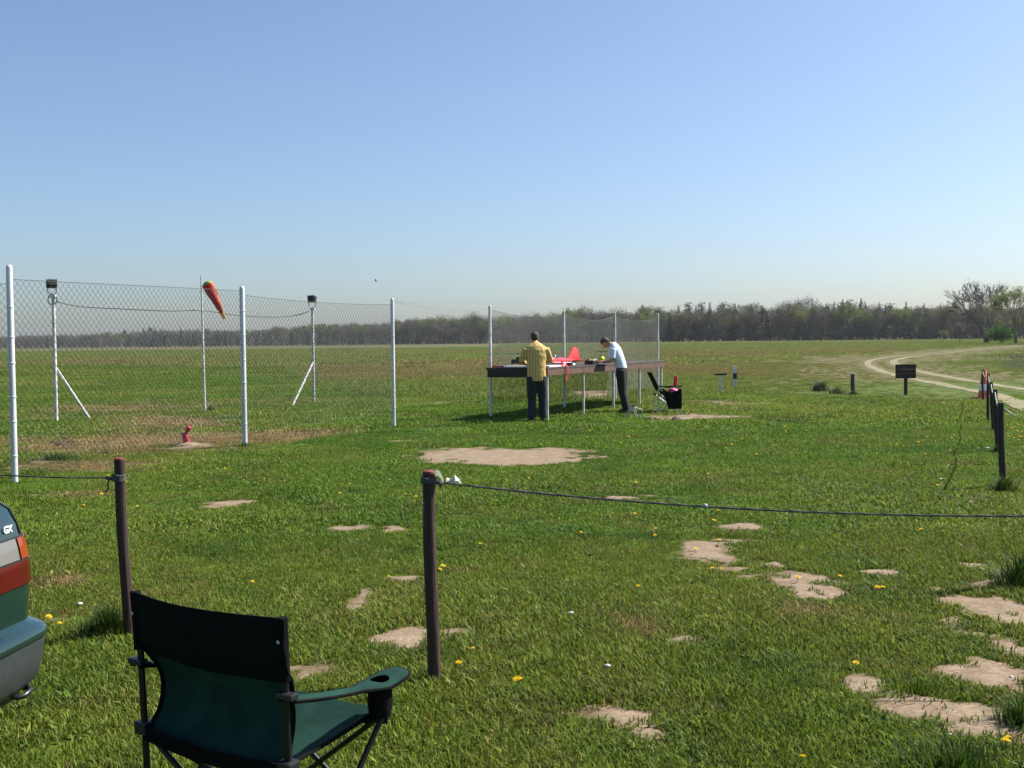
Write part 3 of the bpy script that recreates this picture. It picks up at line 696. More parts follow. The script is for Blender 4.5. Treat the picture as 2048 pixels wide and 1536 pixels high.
# left rope
l0 = up(237, 956, b2.y); l1 = up(0, 950, b2.y + .25); l2 = Vector((-4.6, b2.y + .7, .94))
lp = catmull([l0, l1, l2], 12)
lr = rope('barrier_rope', lp, .0045, 'thin dark cord tied to the post beside the car', strands=False, wraps=[((l0.x + .002, l0.y, l0.z - .018), .035, 5, .0075)])
kn = MB(); 
for k in range(3): kn.lathe([(.003, -.010), (.010, -.006), (.012, 0), (.009, .008), (.003, .010)], 8, M=Matrix.Translation(l0 + Vector((-.036 - .014 * k, -.01 + .006 * k, -.004 * (k % 2)))))
kn.tube([l0 + Vector((-.05, -.01, -.01)), l0 + Vector((-.058, -.012, -.04)), l0 + Vector((-.052, -.012, -.055)), l0 + Vector((-.068, -.014, -.075))], .005, 6); kn.build('knot', rope_m, lr, 60)
tag(MB().tube([(-4.6, b2.y + .7, -.1), (-4.6, b2.y + .7, .98)], .03, 12).build('wooden_post', brown_wood, None, 50), 'round brown post holding the outer end of the thin cord', 'post')
# posts on the right
RP = [((2006, 975), (2001, 807), .030), ((1996, 903), (1990, 780), .028), ((1987, 860), (1982, 765), .026), ((1975, 842), (1977, 748), .024), ((1966, 801), (1965, 741), .024)]
RL = ['dark rope fence post with a dark grass tuft at its foot', 'dark rope fence post, second along from the tufted one', 'dark rope fence post, third along from the tufted one', 'dark rope fence post, fourth along from the tufted one', 'dark rope fence post directly in front of the traffic cone']
tops = []
for (b, tpx, r_), lb in zip(RP, RL):
    B = gp(*b); T = up(*tpx, B.y); wood_post('rope_fence_post', B, (T.x - B.x, 0), T.z - B.z, r_ * 1.15, lb, dark_wood, dark_wood, 'rope fence posts along the track side'); tops.append(Vector((T.x, B.y, T.z - .03)))
near = gp(2070, 1167); nt_ = near + Vector((0, 0, .9)); wood_post('rope_fence_post', near, (0, 0), .93, .032, 'dark rope fence post standing on the bare sandy ground', dark_wood, dark_wood, 'rope fence posts along the track side')
tape = mat('pale_green_tape', (.22, .27, .20), .6, noise=.3, nscale=30)
chain_ = [nt_] + tops
rrad = lambda i: .009 if i else .008
for i, (a, b) in enumerate(zip(chain_, chain_[1:])):
    if i == 0: b = tops[0]; a = tops[0] + Vector((.10, -.12, -.10))
    sg = .08 if i else .0
    q = [a.lerp(b, j / 10) - Vector((0, 0, 4 * sg * (j / 10) * (1 - j / 10))) for j in range(11)]
    rr = MB().tube(q, rrad(i), 6).build('boundary_rope', tape, None, 60)
    tag(rr, ['short loose end of pale cord hanging from the tufted post', 'pale cord running from the tufted post to the second post', 'pale cord running from the second post to the third post', 'pale cord running from the third post to the fourth post', 'pale cord running from the fourth post to the cone'][i], 'cord', 'cords along the rope fence')

# ------------------------------------------------------------------ work table
L1 = gp(1098, 840); TU = Ldir; TN = Vector((-TU.y, TU.x, 0)); TZ = 1.10
def T(t, w, z=0.): return Vector((L1.x, L1.y, 0)) + TU * t + TN * w + Vector((0, 0, z))
tz = math.atan2(TU.y, TU.x)
table = thing('work_table', 'long brown outdoor work table with white legs along the slim post fence', 'table', (0, 0, 0))
WID = 1.36; LEN = 7.75
felt = mat('dark_roofing_felt', (.050, .040, .036), .9, noise=.4, nscale=6, bump=.3)
apron_m = mat('brown_board', (.115, .060, .042), .75, noise=.35, nscale=9, bump=.3, stretch=(.4, .4, 6))
shaded_board_m = mat('shaded_brown_board', (.022, .018, .017), .7, noise=.3, nscale=9)  # table board with the shade of its sunless end put into the colour
c = T(LEN / 2 - .12, WID / 2, TZ - .022); MB().box(c, (LEN + .06, WID + .06, .044), tz).build('table_top', felt, table, bevel=.006)
nb = 4
for k in range(nb):
    a0 = -.10 + LEN * k / nb; a1 = -.10 + LEN * (k + 1) / nb - .012; c = T((a0 + a1) / 2, -.012, TZ - .105); MB().box(c, (a1 - a0, .03, .118), tz).build('front_board', apron_m, table, bevel=.003)
c = T(-.125, WID / 2, TZ - .125); MB().box(c, (.03, WID, .158), tz).build('end_board', shaded_board_m, table, bevel=.003)
c = T(LEN - .085, WID / 2, TZ - .105); MB().box(c, (.03, WID, .118), tz).build('end_board', apron_m, table, bevel=.003)
c = T(LEN / 2 - .1, WID - .012, TZ - .105); MB().box(c, (LEN, .03, .118), tz).build('back_board', apron_m, table, bevel=.003)
for i, px in enumerate((1098, 1169, 1229, 1281, 1325)):
    q = on_ray(px, L1, TU) + TN * .035 if i else L1 + TN * .035 + TU * .0
    q.z = float(gz(q.x, q.y)); MB().tube([q - Vector((0, 0, .08)), Vector((q.x, q.y, TZ - .045))], .027, 12).build('leg', white_paint, table, 50)

# ------------------------------------------------------------------ things on the table
def oriented(loc, rz=0, rx=0, ry=0, s=1.): return Matrix.Translation(loc) @ Euler((rx, ry, rz)).to_matrix().to_4x4() @ Matrix.Scale(s, 4)
# red and white model aeroplane, nose to the table end, tail fin towards the man in white
ap = thing('model_aeroplane', 'red and white model aeroplane with tall swept tail fin on the work table', 'model aeroplane', T(1.05, 0, TZ), tz)
def fus(x0, x1, prof):
    mb = MB(); n = 14; vs_ = []; fs = []; mi = []
    for q, hw, zb, zt in prof:
        for j in range(n):
            a = 2 * math.pi * j / n; vs_.append((x0 + (x1 - x0) * q, .62 + hw * math.cos(a), (zb + zt) / 2 + (zt - zb) / 2 * math.sin(a)))
    for i in range(len(prof) - 1):
        for j in range(n):
            fs.append((i * n + j, i * n + (j + 1) % n, (i + 1) * n + (j + 1) % n, (i + 1) * n + j)); mi.append(0 if math.sin(2 * math.pi * (j + .5) / n) > -.25 else 1)
    fs.append(tuple(range(n))); mi.append(0); fs.append(tuple((len(prof) - 1) * n + j for j in range(n))[::-1]); mi.append(0)
    mb.v = vs_; mb.f = fs; mb.mi = mi; return mb
fus(-.20, 2.02, [(0, .05, .05, .15), (.04, .075, .03, .17), (.2, .085, .02, .19), (.4, .085, .02, .20), (.6, .065, .03, .17), (.85, .035, .05, .13), (1, .015, .06, .10)]).build('fuselage', [red_gloss, white_gloss], ap, 50)
def surf(pts, th):  # a flat flying surface of given outline, extruded
    n = len(pts); a = [Vector(p) for p in pts]; nn = (a[1] - a[0]).cross(a[2] - a[0]).normalized() * th / 2
    return MB().add([p + nn for p in a] + [p - nn for p in a], [tuple(range(n)), tuple(range(2 * n - 1, n - 1, -1))] + [(i, n + i, n + (i + 1) % n, (i + 1) % n) for i in range(n)])
for y0, y1 in ((.28, .55), (.69, .96)): surf([(.40, y0, .06), (.86, y0, .06), (.86, y1, .06), (.40, y1, .06)], .035).build('wing_root', white_gloss, ap, bevel=.004)
surf([(1.34, .62, .11), (1.98, .62, .10), (1.93, .635, .40), (1.84, .635, .42), (1.72, .63, .37)], .026).build('tail_fin', red_gloss, ap, bevel=.003)
surf([(1.99, .62, .09), (2.16, .62, .09), (2.04, .635, .36), (1.945, .635, .40)], .020).build('rudder', red_gloss, ap, bevel=.003)
surf([(1.72, .25, .10), (1.98, .25, .10), (2.05, .62, .10), (1.98, .99, .10), (1.72, .99, .10), (1.62, .62, .10)], .016).build('tail_plane', red_gloss, ap, bevel=.003)
mb = MB(); M_ = Matrix.Translation((.70, .62, .19)); mb.lathe([(.07, -.03), (.06, .03), (.035, .055), (.005, .065)], 14, M=M_ @ Matrix.Diagonal((2.2, 1, 1, 1))); mb.build('canopy', mat('smoke_canopy', (.03, .03, .035), .15), ap, 50)
mb = MB(); mb.lathe([(.045, 0), (.035, .04), (.005, .08)], 12, M=Matrix.Translation((-.20, .62, .10)) @ Matrix.Rotation(-math.pi / 2, 4, 'Y')); sp_ = mb.build('spinner', white_gloss, ap, 50)
mb = MB(); mb.box((-.235, .62, .19), (.008, .02, .36)); mb.build('propeller', black_plastic, ap)
# loose wing panel with red and blue tip at the table end
wp_ = thing('wing_panel', 'loose white wing panel with red tip at the table end', 'wing panel', T(.02, .80, TZ), tz)
surf([(-.06, .50, .02), (.18, .50, .02), (.20, -.45, .02), (-.06, -.45, .02)], .03).build('panel', white_gloss, wp_, bevel=.005)
surf([(-.063, .50, .021), (.10, .50, .021), (.10, .28, .021), (-.063, .28, .021)], .036).build('tip', red_gloss, wp_)
surf([(-.064, .28, .0205), (.10, .28, .0205), (.10, .22, .0205), (-.064, .22, .0205)], .037).build('stripe', mat('blue_gloss', (.02, .03, .22), .3), wp_)
wp2 = thing('wing_panel', 'long white wing panel with red band beside the hanging red strap', 'wing panel', T(.62, .16, TZ), tz)
surf([(-.52, -.13, .02), (.36, -.11, .02), (.36, .14, .02), (-.52, .17, .02)], .035).build('panel', white_gloss, wp2, bevel=.006)
surf([(.16, -.116, .0205), (.26, -.114, .0205), (.26, .148, .0205), (.16, .15, .0205)], .040).build('band', red_gloss, wp2)
# black model helicopters
def heli(loc, rz, label, can, boom, s=1.):
    t = thing('model_helicopter', label, 'model helicopter', loc, rz); t.scale = (s, s, s)
    for sy in (-1, 1):
        sk_ = MB().tube([(-.22, sy * .09, .03), (-.18, sy * .09, .008), (.18, sy * .09, .008), (.26, sy * .09, .04)], .008, 6); sk_.build('skid', black_plastic, t, 50)
    for x in (-.10, .11):
        for sy in (-1, 1): MB().tube([(x, sy * .09, .01), (x, sy * .05, .09)], .007, 6).build('strut', black_plastic, t, 50)
    cb_ = MB(); cb_.box((-.02, 0, .135), (.30, .075, .11)); cb_.box((-.05, 0, .215), (.12, .05, .07)); cb_.box((-.12, 0, .12), (.10, .09, .05)); cb_.build('frame', black_metal, t, bevel=.008)
    if can:
        M_ = Matrix.Translation((.15, 0, .14)) @ Matrix.Rotation(math.pi / 2, 4, 'Y')
        cc = MB(); cc.lathe([(.03, -.16), (.075, -.10), (.09, -.02), (.078, .07), (.045, .13), (.006, .155)], 14, M=M_); co = cc.build('canopy', can[0], t, 50)
        c2 = MB(); c2.lathe([(.070, -.125), (.0805, -.10), (.0875, -.07), (.088, -.06)], 14, M=M_); c2.build('canopy_band', can[1], co, 50)
        c3 = MB(); c3.lathe([(.0925, -.005), (.092, .005), (.0865, .035), (.086, .036)], 14, M=M_); c3.build('canopy_band', can[1], co, 50)
    MB().tube([(-.16, 0, .16), (-.80, 0, .19)], .012, 8).build('tail_boom', boom, t, 50)
    tf = surf([(-.74, 0, .19), (-.82, 0, .19), (-.88, 0, .30), (-.82, 0, .30)], .006); tf.build('tail_fin', white_gloss if can else black_plastic, t)
    MB().tube([(-.80, -.03, .19), (-.80, .03, .19)], .006, 6).build('tail_hub', black_plastic, t)
    tr = MB(); tr.box((-.80, .034, .19), (.03, .004, .20)); tr.build('tail_rotor', black_plastic, t)
    MB().tube([(-.04, 0, .22), (-.04, 0, .335)], .008, 8).build('mast', alu, t, 50)
    hb = MB(); hb.box((-.04, 0, .33), (.06, .05, .03)); hb.tube([(-.04, -.16, .345), (-.04, .16, .345)], .005, 6); hb.build('rotor_head', black_metal, t)
    for q in (0, math.pi):
        bl = MB(); M_ = Matrix.Translation((-.04, 0, .335)) @ Matrix.Rotation(.35 + q, 4, 'Z'); bl.box((.38, 0, 0), (.66, .05, .006), M=M_); bl.build('rotor_blade', black_plastic, t)
    return t
heli(T(.62, 1.04, TZ), tz + 2.0, 'bare black model helicopter without canopy near the table end', None, black_plastic, .85)
yel = mat('lime_yellow', (.50, .68, .02), .35)
heli(T(3.80, .30, TZ), tz + 3.5, 'lime yellow and black model helicopter the bent man is handling', (yel, black_plastic), black_plastic, .85)
bx = thing('field_box', 'low black box holding white and yellow fittings on the table', 'box', T(2.92, .22, TZ), tz)
MB().box((0, 0, .045), (.34, .20, .09)).build('case', black_plastic, bx, bevel=.01)
MB().box((.08, .0, .10), (.20, .12, .03)).build('tray', mat('cream_plastic', (.62, .58, .42), .5), bx, bevel=.006)
MB().box((-.10, .02, .115), (.08, .06, .05)).build('bottle_cap', mat('dull_yellow', (.55, .45, .08), .5), bx, bevel=.01)
MB().box((.13, -.05, .118), (.07, .05, .02)).build('latch', white_gloss, bx, bevel=.004)
tx = thing('transmitter', 'small white radio transmitter with aerial beyond the black box', 'transmitter', T(3.25, .75, TZ), tz + .3)
MB().box((0, 0, .12), (.17, .06, .15)).build('case', mat('grey_white_plastic', (.55, .55, .50), .5), tx, bevel=.012)
MB().tube([(0, 0, .19), (-.05, .0, .26), (.10, .0, .30)], .006, 6).build('aerial', alu, tx)
for s in (-1, 1): MB().tube([(s * .04, -.03, .13), (s * .04, -.06, .14)], .008, 6).build('stick', alu, tx)
st_ = MB()
M_ = oriented(T(.86, -.045, TZ), tz)
for dx, ln in ((-.035, .30), (.035, .33)):
    st_.grid(lambda u, v: M_ @ Vector((dx + .032 * (u - .5), -.004 - .012 * math.sin(v * 5) + (.16 * (1 - v * 8) if v < .125 else 0) , (.012 if v < .125 else .012 - ln * (v - .125) / .875))), 2, 16, 0, .003)
strap = st_.build('red_strap', red_cloth, None, 60); tag(strap, 'red cloth strap hanging over the front edge of the table', 'strap')
rt = MB(); rt.box((0, 0, .02), (.34, .10, .035), M=oriented(T(1.30, .22, TZ), tz + .2)); rt.box((.08, .05, .05), (.14, .06, .04), M=oriented(T(1.30, .22, TZ), tz + .2)); rt.tube([T(1.25, .22, TZ + .04), T(1.23, .24, TZ + .11), T(1.27, .26, TZ + .13)], .014, 8)
tag(rt.build('tool_pouch', red_cloth, None, bevel=.01), 'small red tool pouch lying beside the model aeroplane', 'pouch')

bt = thing('battery_pack', 'black battery pack with white label in front of the aeroplane tail', 'battery', T(1.72, .22, TZ), tz)
MB().box((0, 0, .035), (.30, .12, .07)).build('case', black_plastic, bt, bevel=.01); MB().box((.02, -.062, .035), (.14, .004, .045)).build('sticker', white_gloss, bt)
gl = thing('fuel_can', 'small translucent white fuel can behind the red aeroplane', 'can', T(1.65, 1.15, TZ), tz)
MB().box((0, 0, .10), (.14, .09, .20)).build('body', mat('milky_plastic', (.55, .55, .50), .5), gl, bevel=.02); MB().lathe([(.022, 0), (.022, .03), (.015, .035)], 12, (0, 0, .20)).build('cap', red_gloss, gl, 50)
# ------------------------------------------------------------------ people
def ring_loft(mb, rings, n=14):
    """rings: (centre, axis a, axis b, ra, rb)"""
    vs_ = []; fs = []
    for c, a, b, ra, rb in rings:
        for j in range(n):
            t = 2 * math.pi * j / n; vs_.append(Vector(c) + Vector(a) * ra * math.cos(t) + Vector(b) * rb * math.sin(t))
    for i in range(len(rings) - 1):
        for j in range(n): fs.append((i * n + j, i * n + (j + 1) % n, (i + 1) * n + (j + 1) % n, (i + 1) * n + j))
    fs.append(tuple(range(n))[::-1]); fs.append(tuple((len(rings) - 1) * n + j for j in range(n))); mb.add(vs_, fs)
X3 = Vector((1, 0, 0))
def torso_rings(path):
    out = []
    for i, (y, z, rx, ry) in enumerate(path):
        a = path[max(i - 1, 0)]; b = path[min(i + 1, len(path) - 1)]; t = Vector((0, b[0] - a[0], b[1] - a[1])).normalized(); out.append(((0, y, z), X3, t.cross(X3), rx, ry))
    return out
def remeshed(mb, name, m, parent, vox, smooth=4):
    me = mb.mesh(name, [m]); me2 = eval_mesh(me, [('REMESH', dict(mode='VOXEL', voxel_size=vox, use_smooth_shade=True)), ('SMOOTH', dict(factor=.5, iterations=smooth))])
    if not me2.materials: me2.materials.append(m)
    o = bpy.data.objects.new(name, me2); link(o, parent); return o
skin_m = mat('skin', (.42, .225, .15), .55, noise=.15, nscale=30)
hair_m = mat('brown_hair', (.055, .032, .022), .75, noise=.5, nscale=60, bump=.6, stretch=(1, 1, .3))
def hand(mb, w, d, up_, s):
    """palm, four fingers of different length and a thumb off the side of the palm; s=+1 right hand"""
    d = Vector(d).normalized(); up_ = Vector(up_); lat = d.cross(up_).normalized(); up_ = lat.cross(d); w = Vector(w)
    ring_loft(mb, [(w + d * q, lat, up_, a, b) for q, a, b in ((-.03, .026, .024), (.0, .030, .02), (.04, .040, .018), (.085, .042, .015), (.095, .036, .012))], 10)
    for k, ln in enumerate((.070, .080, .075, .060)):
        o = w + d * .085 + lat * (-.033 + .022 * k); mb.tube([o, o + d * ln * .5 - up_ * .008, o + d * ln * .85 - up_ * .032], [.0105, .0098, .0085], 8)
    o = w + d * .025 - lat * s * -.032; mb.tube([w + d * .02 + lat * .02 * s, w + d * .05 + lat * .052 * s - up_ * .01, w + d * .085 + lat * .062 * s - up_ * .025], [.013, .012, .0095], 8)
def person(label, loc, rz, tor, neck, head, tilt, arms, legs, top_m, leg_m, shoe_m, short, hem, H=1., turn=0.):
    t = thing('person', label, 'person', loc, rz)
    ha = Matrix.Rotation(turn, 3, 'Z') @ Vector((0, math.sin(tilt), math.cos(tilt))); hx = Matrix.Rotation(turn, 3, 'Z') @ X3; hf = ha.cross(hx) * -1
    hf = hx.cross(ha) * -1
    if hf.y < 0: hf = -hf
    B = MB()
    ring_loft(B, torso_rings([(y, z, rx * .88, ry * .86) for y, z, rx, ry in tor]))
    h0 = Vector(head)
    ring_loft(B, [(Vector((0, tor[-1][0], tor[-1][1] - .05)), X3, Vector((0, 1, 0)), .062, .062), (h0 + ha * .02 - hf * .015, hx, hf, .058, .062), (h0 + ha * .05 - hf * .01, hx, hf, .056, .06)])
    ring_loft(B, [(h0 + ha * s_ + hf * o_, hx, hf, a, b) for s_, o_, a, b in ((.02, .03, .030, .035), (.045, .026, .050, .062), (.085, .018, .066, .083), (.125, .012, .073, .094), (.165, .006, .075, .098), (.20, .0, .068, .088), (.228, -.005, .048, .062), (.243, -.006, .018, .024))], 16)
    nb_ = h0 + ha * .115 + hf * .098; B.tube([h0 + ha * .15 + hf * .098, nb_ + hf * .012, nb_ - ha * .018 + hf * .022, nb_ - ha * .03 + hf * .004], [.008, .011, .015, .010], 8)
    B.tube([h0 + ha * .066 + hf * .088 - hx * .024, h0 + ha * .064 + hf * .102, h0 + ha * .066 + hf * .088 + hx * .024], [.006, .011, .006], 8)
    for s_ in (-1, 1):
        e = h0 + ha * .118 + hx * s_ * .072 - hf * .005; ring_loft(B, [(e + ha * -.032, hf, hx, .006, .008), (e + ha * -.015 + hx * s_ * .006, hf, hx, .016, .010), (e + ha * .015 + hx * s_ * .008, hf, hx, .020, .010), (e + ha * .034 + hx * s_ * .004, hf, hx, .008, .007)], 8)
    for s_, (sh, el, wr, hd) in zip((1, -1), arms):
        B.tube([sh, Vector(sh).lerp(Vector(el), .5), el, Vector(el).lerp(Vector(wr), .4), wr], [.056, .048, .042, .040, .028], 12)
        hand(B, wr, Vector(hd) - Vector(wr), (0, 0, 1), -s_)
    for (hp, kn_, an, toe) in legs:
        B.tube([hp, Vector(hp).lerp(Vector(kn_), .5), kn_, Vector(kn_).lerp(Vector(an), .35), an], [.082, .072, .052, .054, .036], 12)
        B.tube([an, Vector(an) - Vector((0, 0, .045)), toe], [.034, .036, .026], 10)
    body = remeshed(B, 'body', skin_m, t, .0085, 3)
    Sh = MB(); ring_loft(Sh, torso_rings(tor), 18)
    for sh, el, wr, hd in arms:
        sh = Vector(sh); el = Vector(el); wr = Vector(wr)
        if short: Sh.tube([sh, sh.lerp(el, .5), sh.lerp(el, .80)], [.082, .078, .075], 14)
        else: Sh.tube([sh, sh.lerp(el, .5), el, el.lerp(wr, .45), el.lerp(wr, .86)], [.078, .070, .062, .056, .046], 14)
    remeshed(Sh, 'shirt', top_m, t, .012, 3)
    Tr = MB(); ring_loft(Tr, torso_rings(hem), 16)
    for hp, kn_, an, toe in legs:
        hp = Vector(hp); kn_ = Vector(kn_); an = Vector(an); Tr.tube([hp + Vector((0, 0, .06)), hp - Vector((0, 0, .05)), hp.lerp(kn_, .5), kn_, kn_.lerp(an, .4), an - Vector((0, 0, .03))], [.112, .118, .108, .090, .086, .088], 14)
    remeshed(Tr, 'trousers', leg_m, t, .012, 3)
    for hp, kn_, an, toe in legs:
        an = Vector(an); toe = Vector(toe); S_ = MB(); d_ = (toe - an); d_.z = 0; d_.normalize(); l_ = Vector((-d_.y, d_.x, 0)); z0 = Vector((an.x, an.y, 0))
        ring_loft(S_, [(z0 + d_ * q + Vector((0, 0, .012 + b)), l_, Vector((0, 0, 1)), a, b) for q, a, b in ((-.085, .025, .03), (-.06, .038, .042), (.0, .042, .045), (.07, .046, .035), (.15, .045, .026), (.19, .028, .016))], 12)
        S_.build('shoe', shoe_m, t, 60)
    Hr = MB(); ring_loft(Hr, [(h0 + ha * s_ + hf * o_, hx, hf, a, b) for s_, o_, a, b in ((.060, -.040, .045, .035), (.09, -.036, .068, .058), (.13, -.030, .081, .074), (.17, -.016, .086, .096), (.205, -.006, .080, .098), (.236, -.006, .060, .074), (.256, -.008, .024, .03))], 18)
    remeshed(Hr, 'hair', hair_m, t, .009, 2)
    return t
def stripes_mat():
    m = mat('yellow_striped_shirt', (.62, .40, .10), .8); nt = m.node_tree; b = nt.nodes['Principled BSDF']; N = nt.nodes.new; L = nt.links.new
    tc = N('ShaderNodeTexCoord'); sx = N('ShaderNodeSeparateXYZ'); L(tc.outputs['Object'], sx.inputs[0])
    def line(sock, freq, ph, th):
        a = N('ShaderNodeMath'); a.operation = 'MULTIPLY_ADD'; a.inputs[1].default_value = freq; a.inputs[2].default_value = ph; L(sock, a.inputs[0])
        s = N('ShaderNodeMath'); s.operation = 'SINE'; L(a.outputs[0], s.inputs[0]); g = N('ShaderNodeMapRange'); g.inputs[1].default_value = th; g.inputs[2].default_value = th + .25; L(s.outputs[0], g.inputs[0]); return g.outputs[0]
    v = line(sx.outputs[0], 2 * math.pi / .052, .4, .55); h = line(sx.outputs[2], 2 * math.pi / .028, 0, .6)
    hm = N('ShaderNodeMath'); hm.operation = 'MULTIPLY'; hm.inputs[1].default_value = .22; L(h, hm.inputs[0])
    yk = N('ShaderNodeMapRange'); yk.inputs[1].default_value = 1.46; yk.inputs[2].default_value = 1.47; yk.inputs[3].default_value = 1; yk.inputs[4].default_value = .1; L(sx.outputs[2], yk.inputs[0])
    vm = N('ShaderNodeMath'); vm.operation = 'MULTIPLY'; L(v, vm.inputs[0]); L(yk.outputs[0], vm.inputs[1])
    mx = N('ShaderNodeMath'); mx.operation = 'MAXIMUM'; L(vm.outputs[0], mx.inputs[0]); L(hm.outputs[0], mx.inputs[1])
    ml = N('ShaderNodeMath'); ml.operation = 'MULTIPLY'; ml.inputs[1].default_value = .55; L(mx.outputs[0], ml.inputs[0])
    c = N('ShaderNodeMix'); c.data_type = 'RGBA'; c.inputs[6].default_value = (.62, .42, .14, 1); c.inputs[7].default_value = (.10, .07, .025, 1); L(ml.outputs[0], c.inputs[0]); L(c.outputs[2], b.inputs['Base Color'])
    n = N('ShaderNodeTexNoise'); n.inputs['Scale'].default_value = 14; n.inputs['Detail'].default_value = 4; L(tc.outputs['Object'], n.inputs['Vector']); bp = N('ShaderNodeBump'); bp.inputs['Strength'].default_value = .6; bp.inputs['Distance'].default_value = .04; L(n.outputs['Fac'], bp.inputs['Height']); L(bp.outputs[0], b.inputs['Normal'])
    return m
jeans = mat('blue_jeans', (.012, .018, .026), .85, noise=.4, nscale=10, bump=.5)
blackt = mat('black_trousers', (.011, .011, .012), .85, noise=.3, nscale=10, bump=.5)
white_shirt = mat('white_shirt', (.58, .67, .80), .8, noise=.06, nscale=10, bump=.6)
shoe_d = mat('dark_shoe', (.02, .018, .016), .6)
m1 = gp(1074, 842)
person('person in yellow striped shirt and jeans standing at the table end', m1, math.radians(9),
    [(.0, .82, .205, .135), (.0, .92, .20, .135), (.0, 1.06, .19, .13), (.01, 1.20, .195, .13), (.02, 1.34, .215, .13), (.03, 1.44, .225, .125), (.045, 1.52, .205, .105), (.06, 1.57, .13, .085), (.075, 1.605, .072, .07)],
    None, (0, .10, 1.585), .42,
    [((.20, .035, 1.485), (.315, .10, 1.25), (.24, .36, 1.20), (.20, .45, 1.20)), ((-.20, .035, 1.485), (-.29, .10, 1.24), (-.16, .36, 1.17), (-.12, .45, 1.16))],
    [((.095, 0, .86), (.125, .02, .48), (.13, -.01, .10), (.15, .12, .04)), ((-.095, 0, .86), (-.10, .02, .48), (-.105, -.01, .10), (-.13, .12, .04))],
    stripes_mat(), jeans, shoe_d, False, [(0, .80, .17, .125), (0, .88, .178, .128), (0, .97, .172, .12)])
m2 = gp(1246, 824)
p2 = person('person in white short sleeved shirt and black trousers bending over the table', m2, math.atan2(.96, .28),
    [(.02, .98, .165, .125), (.045, 1.08, .168, .13), (.08, 1.20, .18, .13), (.12, 1.33, .195, .13), (.155, 1.43, .20, .125), (.195, 1.51, .175, .105), (.23, 1.555, .115, .085), (.255, 1.585, .072, .07)],
    None, (0, .285, 1.545), 1.02,
    [((.185, .20, 1.465), (.23, .26, 1.19), (.13, .47, 1.17), (.10, .56, 1.18)), ((-.185, .20, 1.465), (-.225, .20, 1.18), (-.11, .44, 1.16), (-.08, .53, 1.17))],
    [((.09, .03, .92), (.10, .01, .50), (.105, -.08, .10), (.12, .05, .04)), ((-.09, .03, .92), (-.10, .0, .50), (-.12, -.10, .10), (-.13, .03, .04))],
    white_shirt, blackt, shoe_d, True, [(.02, .86, .165, .125), (.02, .94, .17, .125), (.025, 1.03, .163, .12)])
mb = MB(); ring_loft(mb, [((0, .025, .99), X3, Vector((0, 1, 0)), .171, .131), ((0, .028, 1.025), X3, Vector((0, 1, 0)), .171, .131)], 20); mb.build('belt', mat('brown_belt', (.06, .03, .02), .5), p2, 60)
MB().box((-.02, -.135, .94), (.05, .03, .11), M=Matrix.Rotation(-.25, 4, 'X')).build('belt_pouch', mat('grey_pouch', (.30, .30, .31), .5), p2, bevel=.006)

# ------------------------------------------------------------------ folding chairs and stands
fab = mat('green_canvas', (.0128, .044, .034), .9, noise=.34, nscale=9, bump=.35, spec=.1)
fab_d = mat('dark_green_canvas', (.0045, .008, .0075), .95, noise=.2, nscale=30, bump=.2, spec=.08)
tube_m = mat('black_tube', (.008, .008, .009), .4, spec=.3)
mid = (up(275, 1192, 3.27) + up(581, 1246, 2.93)) / 2
cz = math.atan2(-.547, .836)
ch = thing('camping_chair', 'green canvas folding camping chair with cup holder, seen from its back', 'chair', (mid.x - .008, mid.y + .03, float(gz(mid.x, mid.y))), cz)
HW = .306
def bw(v):
    if v > .66: return HW + .012
    k = sstep(.60, .34, v) if False else float(np.clip((.66 - v) / .28, 0, 1)); k = k * k * (3 - 2 * k)
    k2 = float(np.clip((.16 - v) / .16, 0, 1))
    return HW + .012 - .042 * k + .022 * k2
def backf(u, v):
    x = (2 * u - 1) * bw(v); z = .405 + (.445 - .014 * math.sin(math.pi * u)) * v; sag = .012 * math.sin(math.pi * u) * v - .062 * math.sin(math.pi * min(1, max(0, (.66 - v) / .66))) ** .8
    return (x, -.010 - .012 * v - sag + .006 * math.sin(7 * u + 3 * v) , z)
MB().grid(backf, 26, 26, 0, .003).build('backrest', fab, ch, 70)
def bandf(u, v):
    p = backf(u, .56 + .445 * v); return (p[0] * 1.012, p[1] - .006, p[2])
MB().grid(bandf, 24, 8, 0, .004).build('back_band', fab_d, ch, 70)
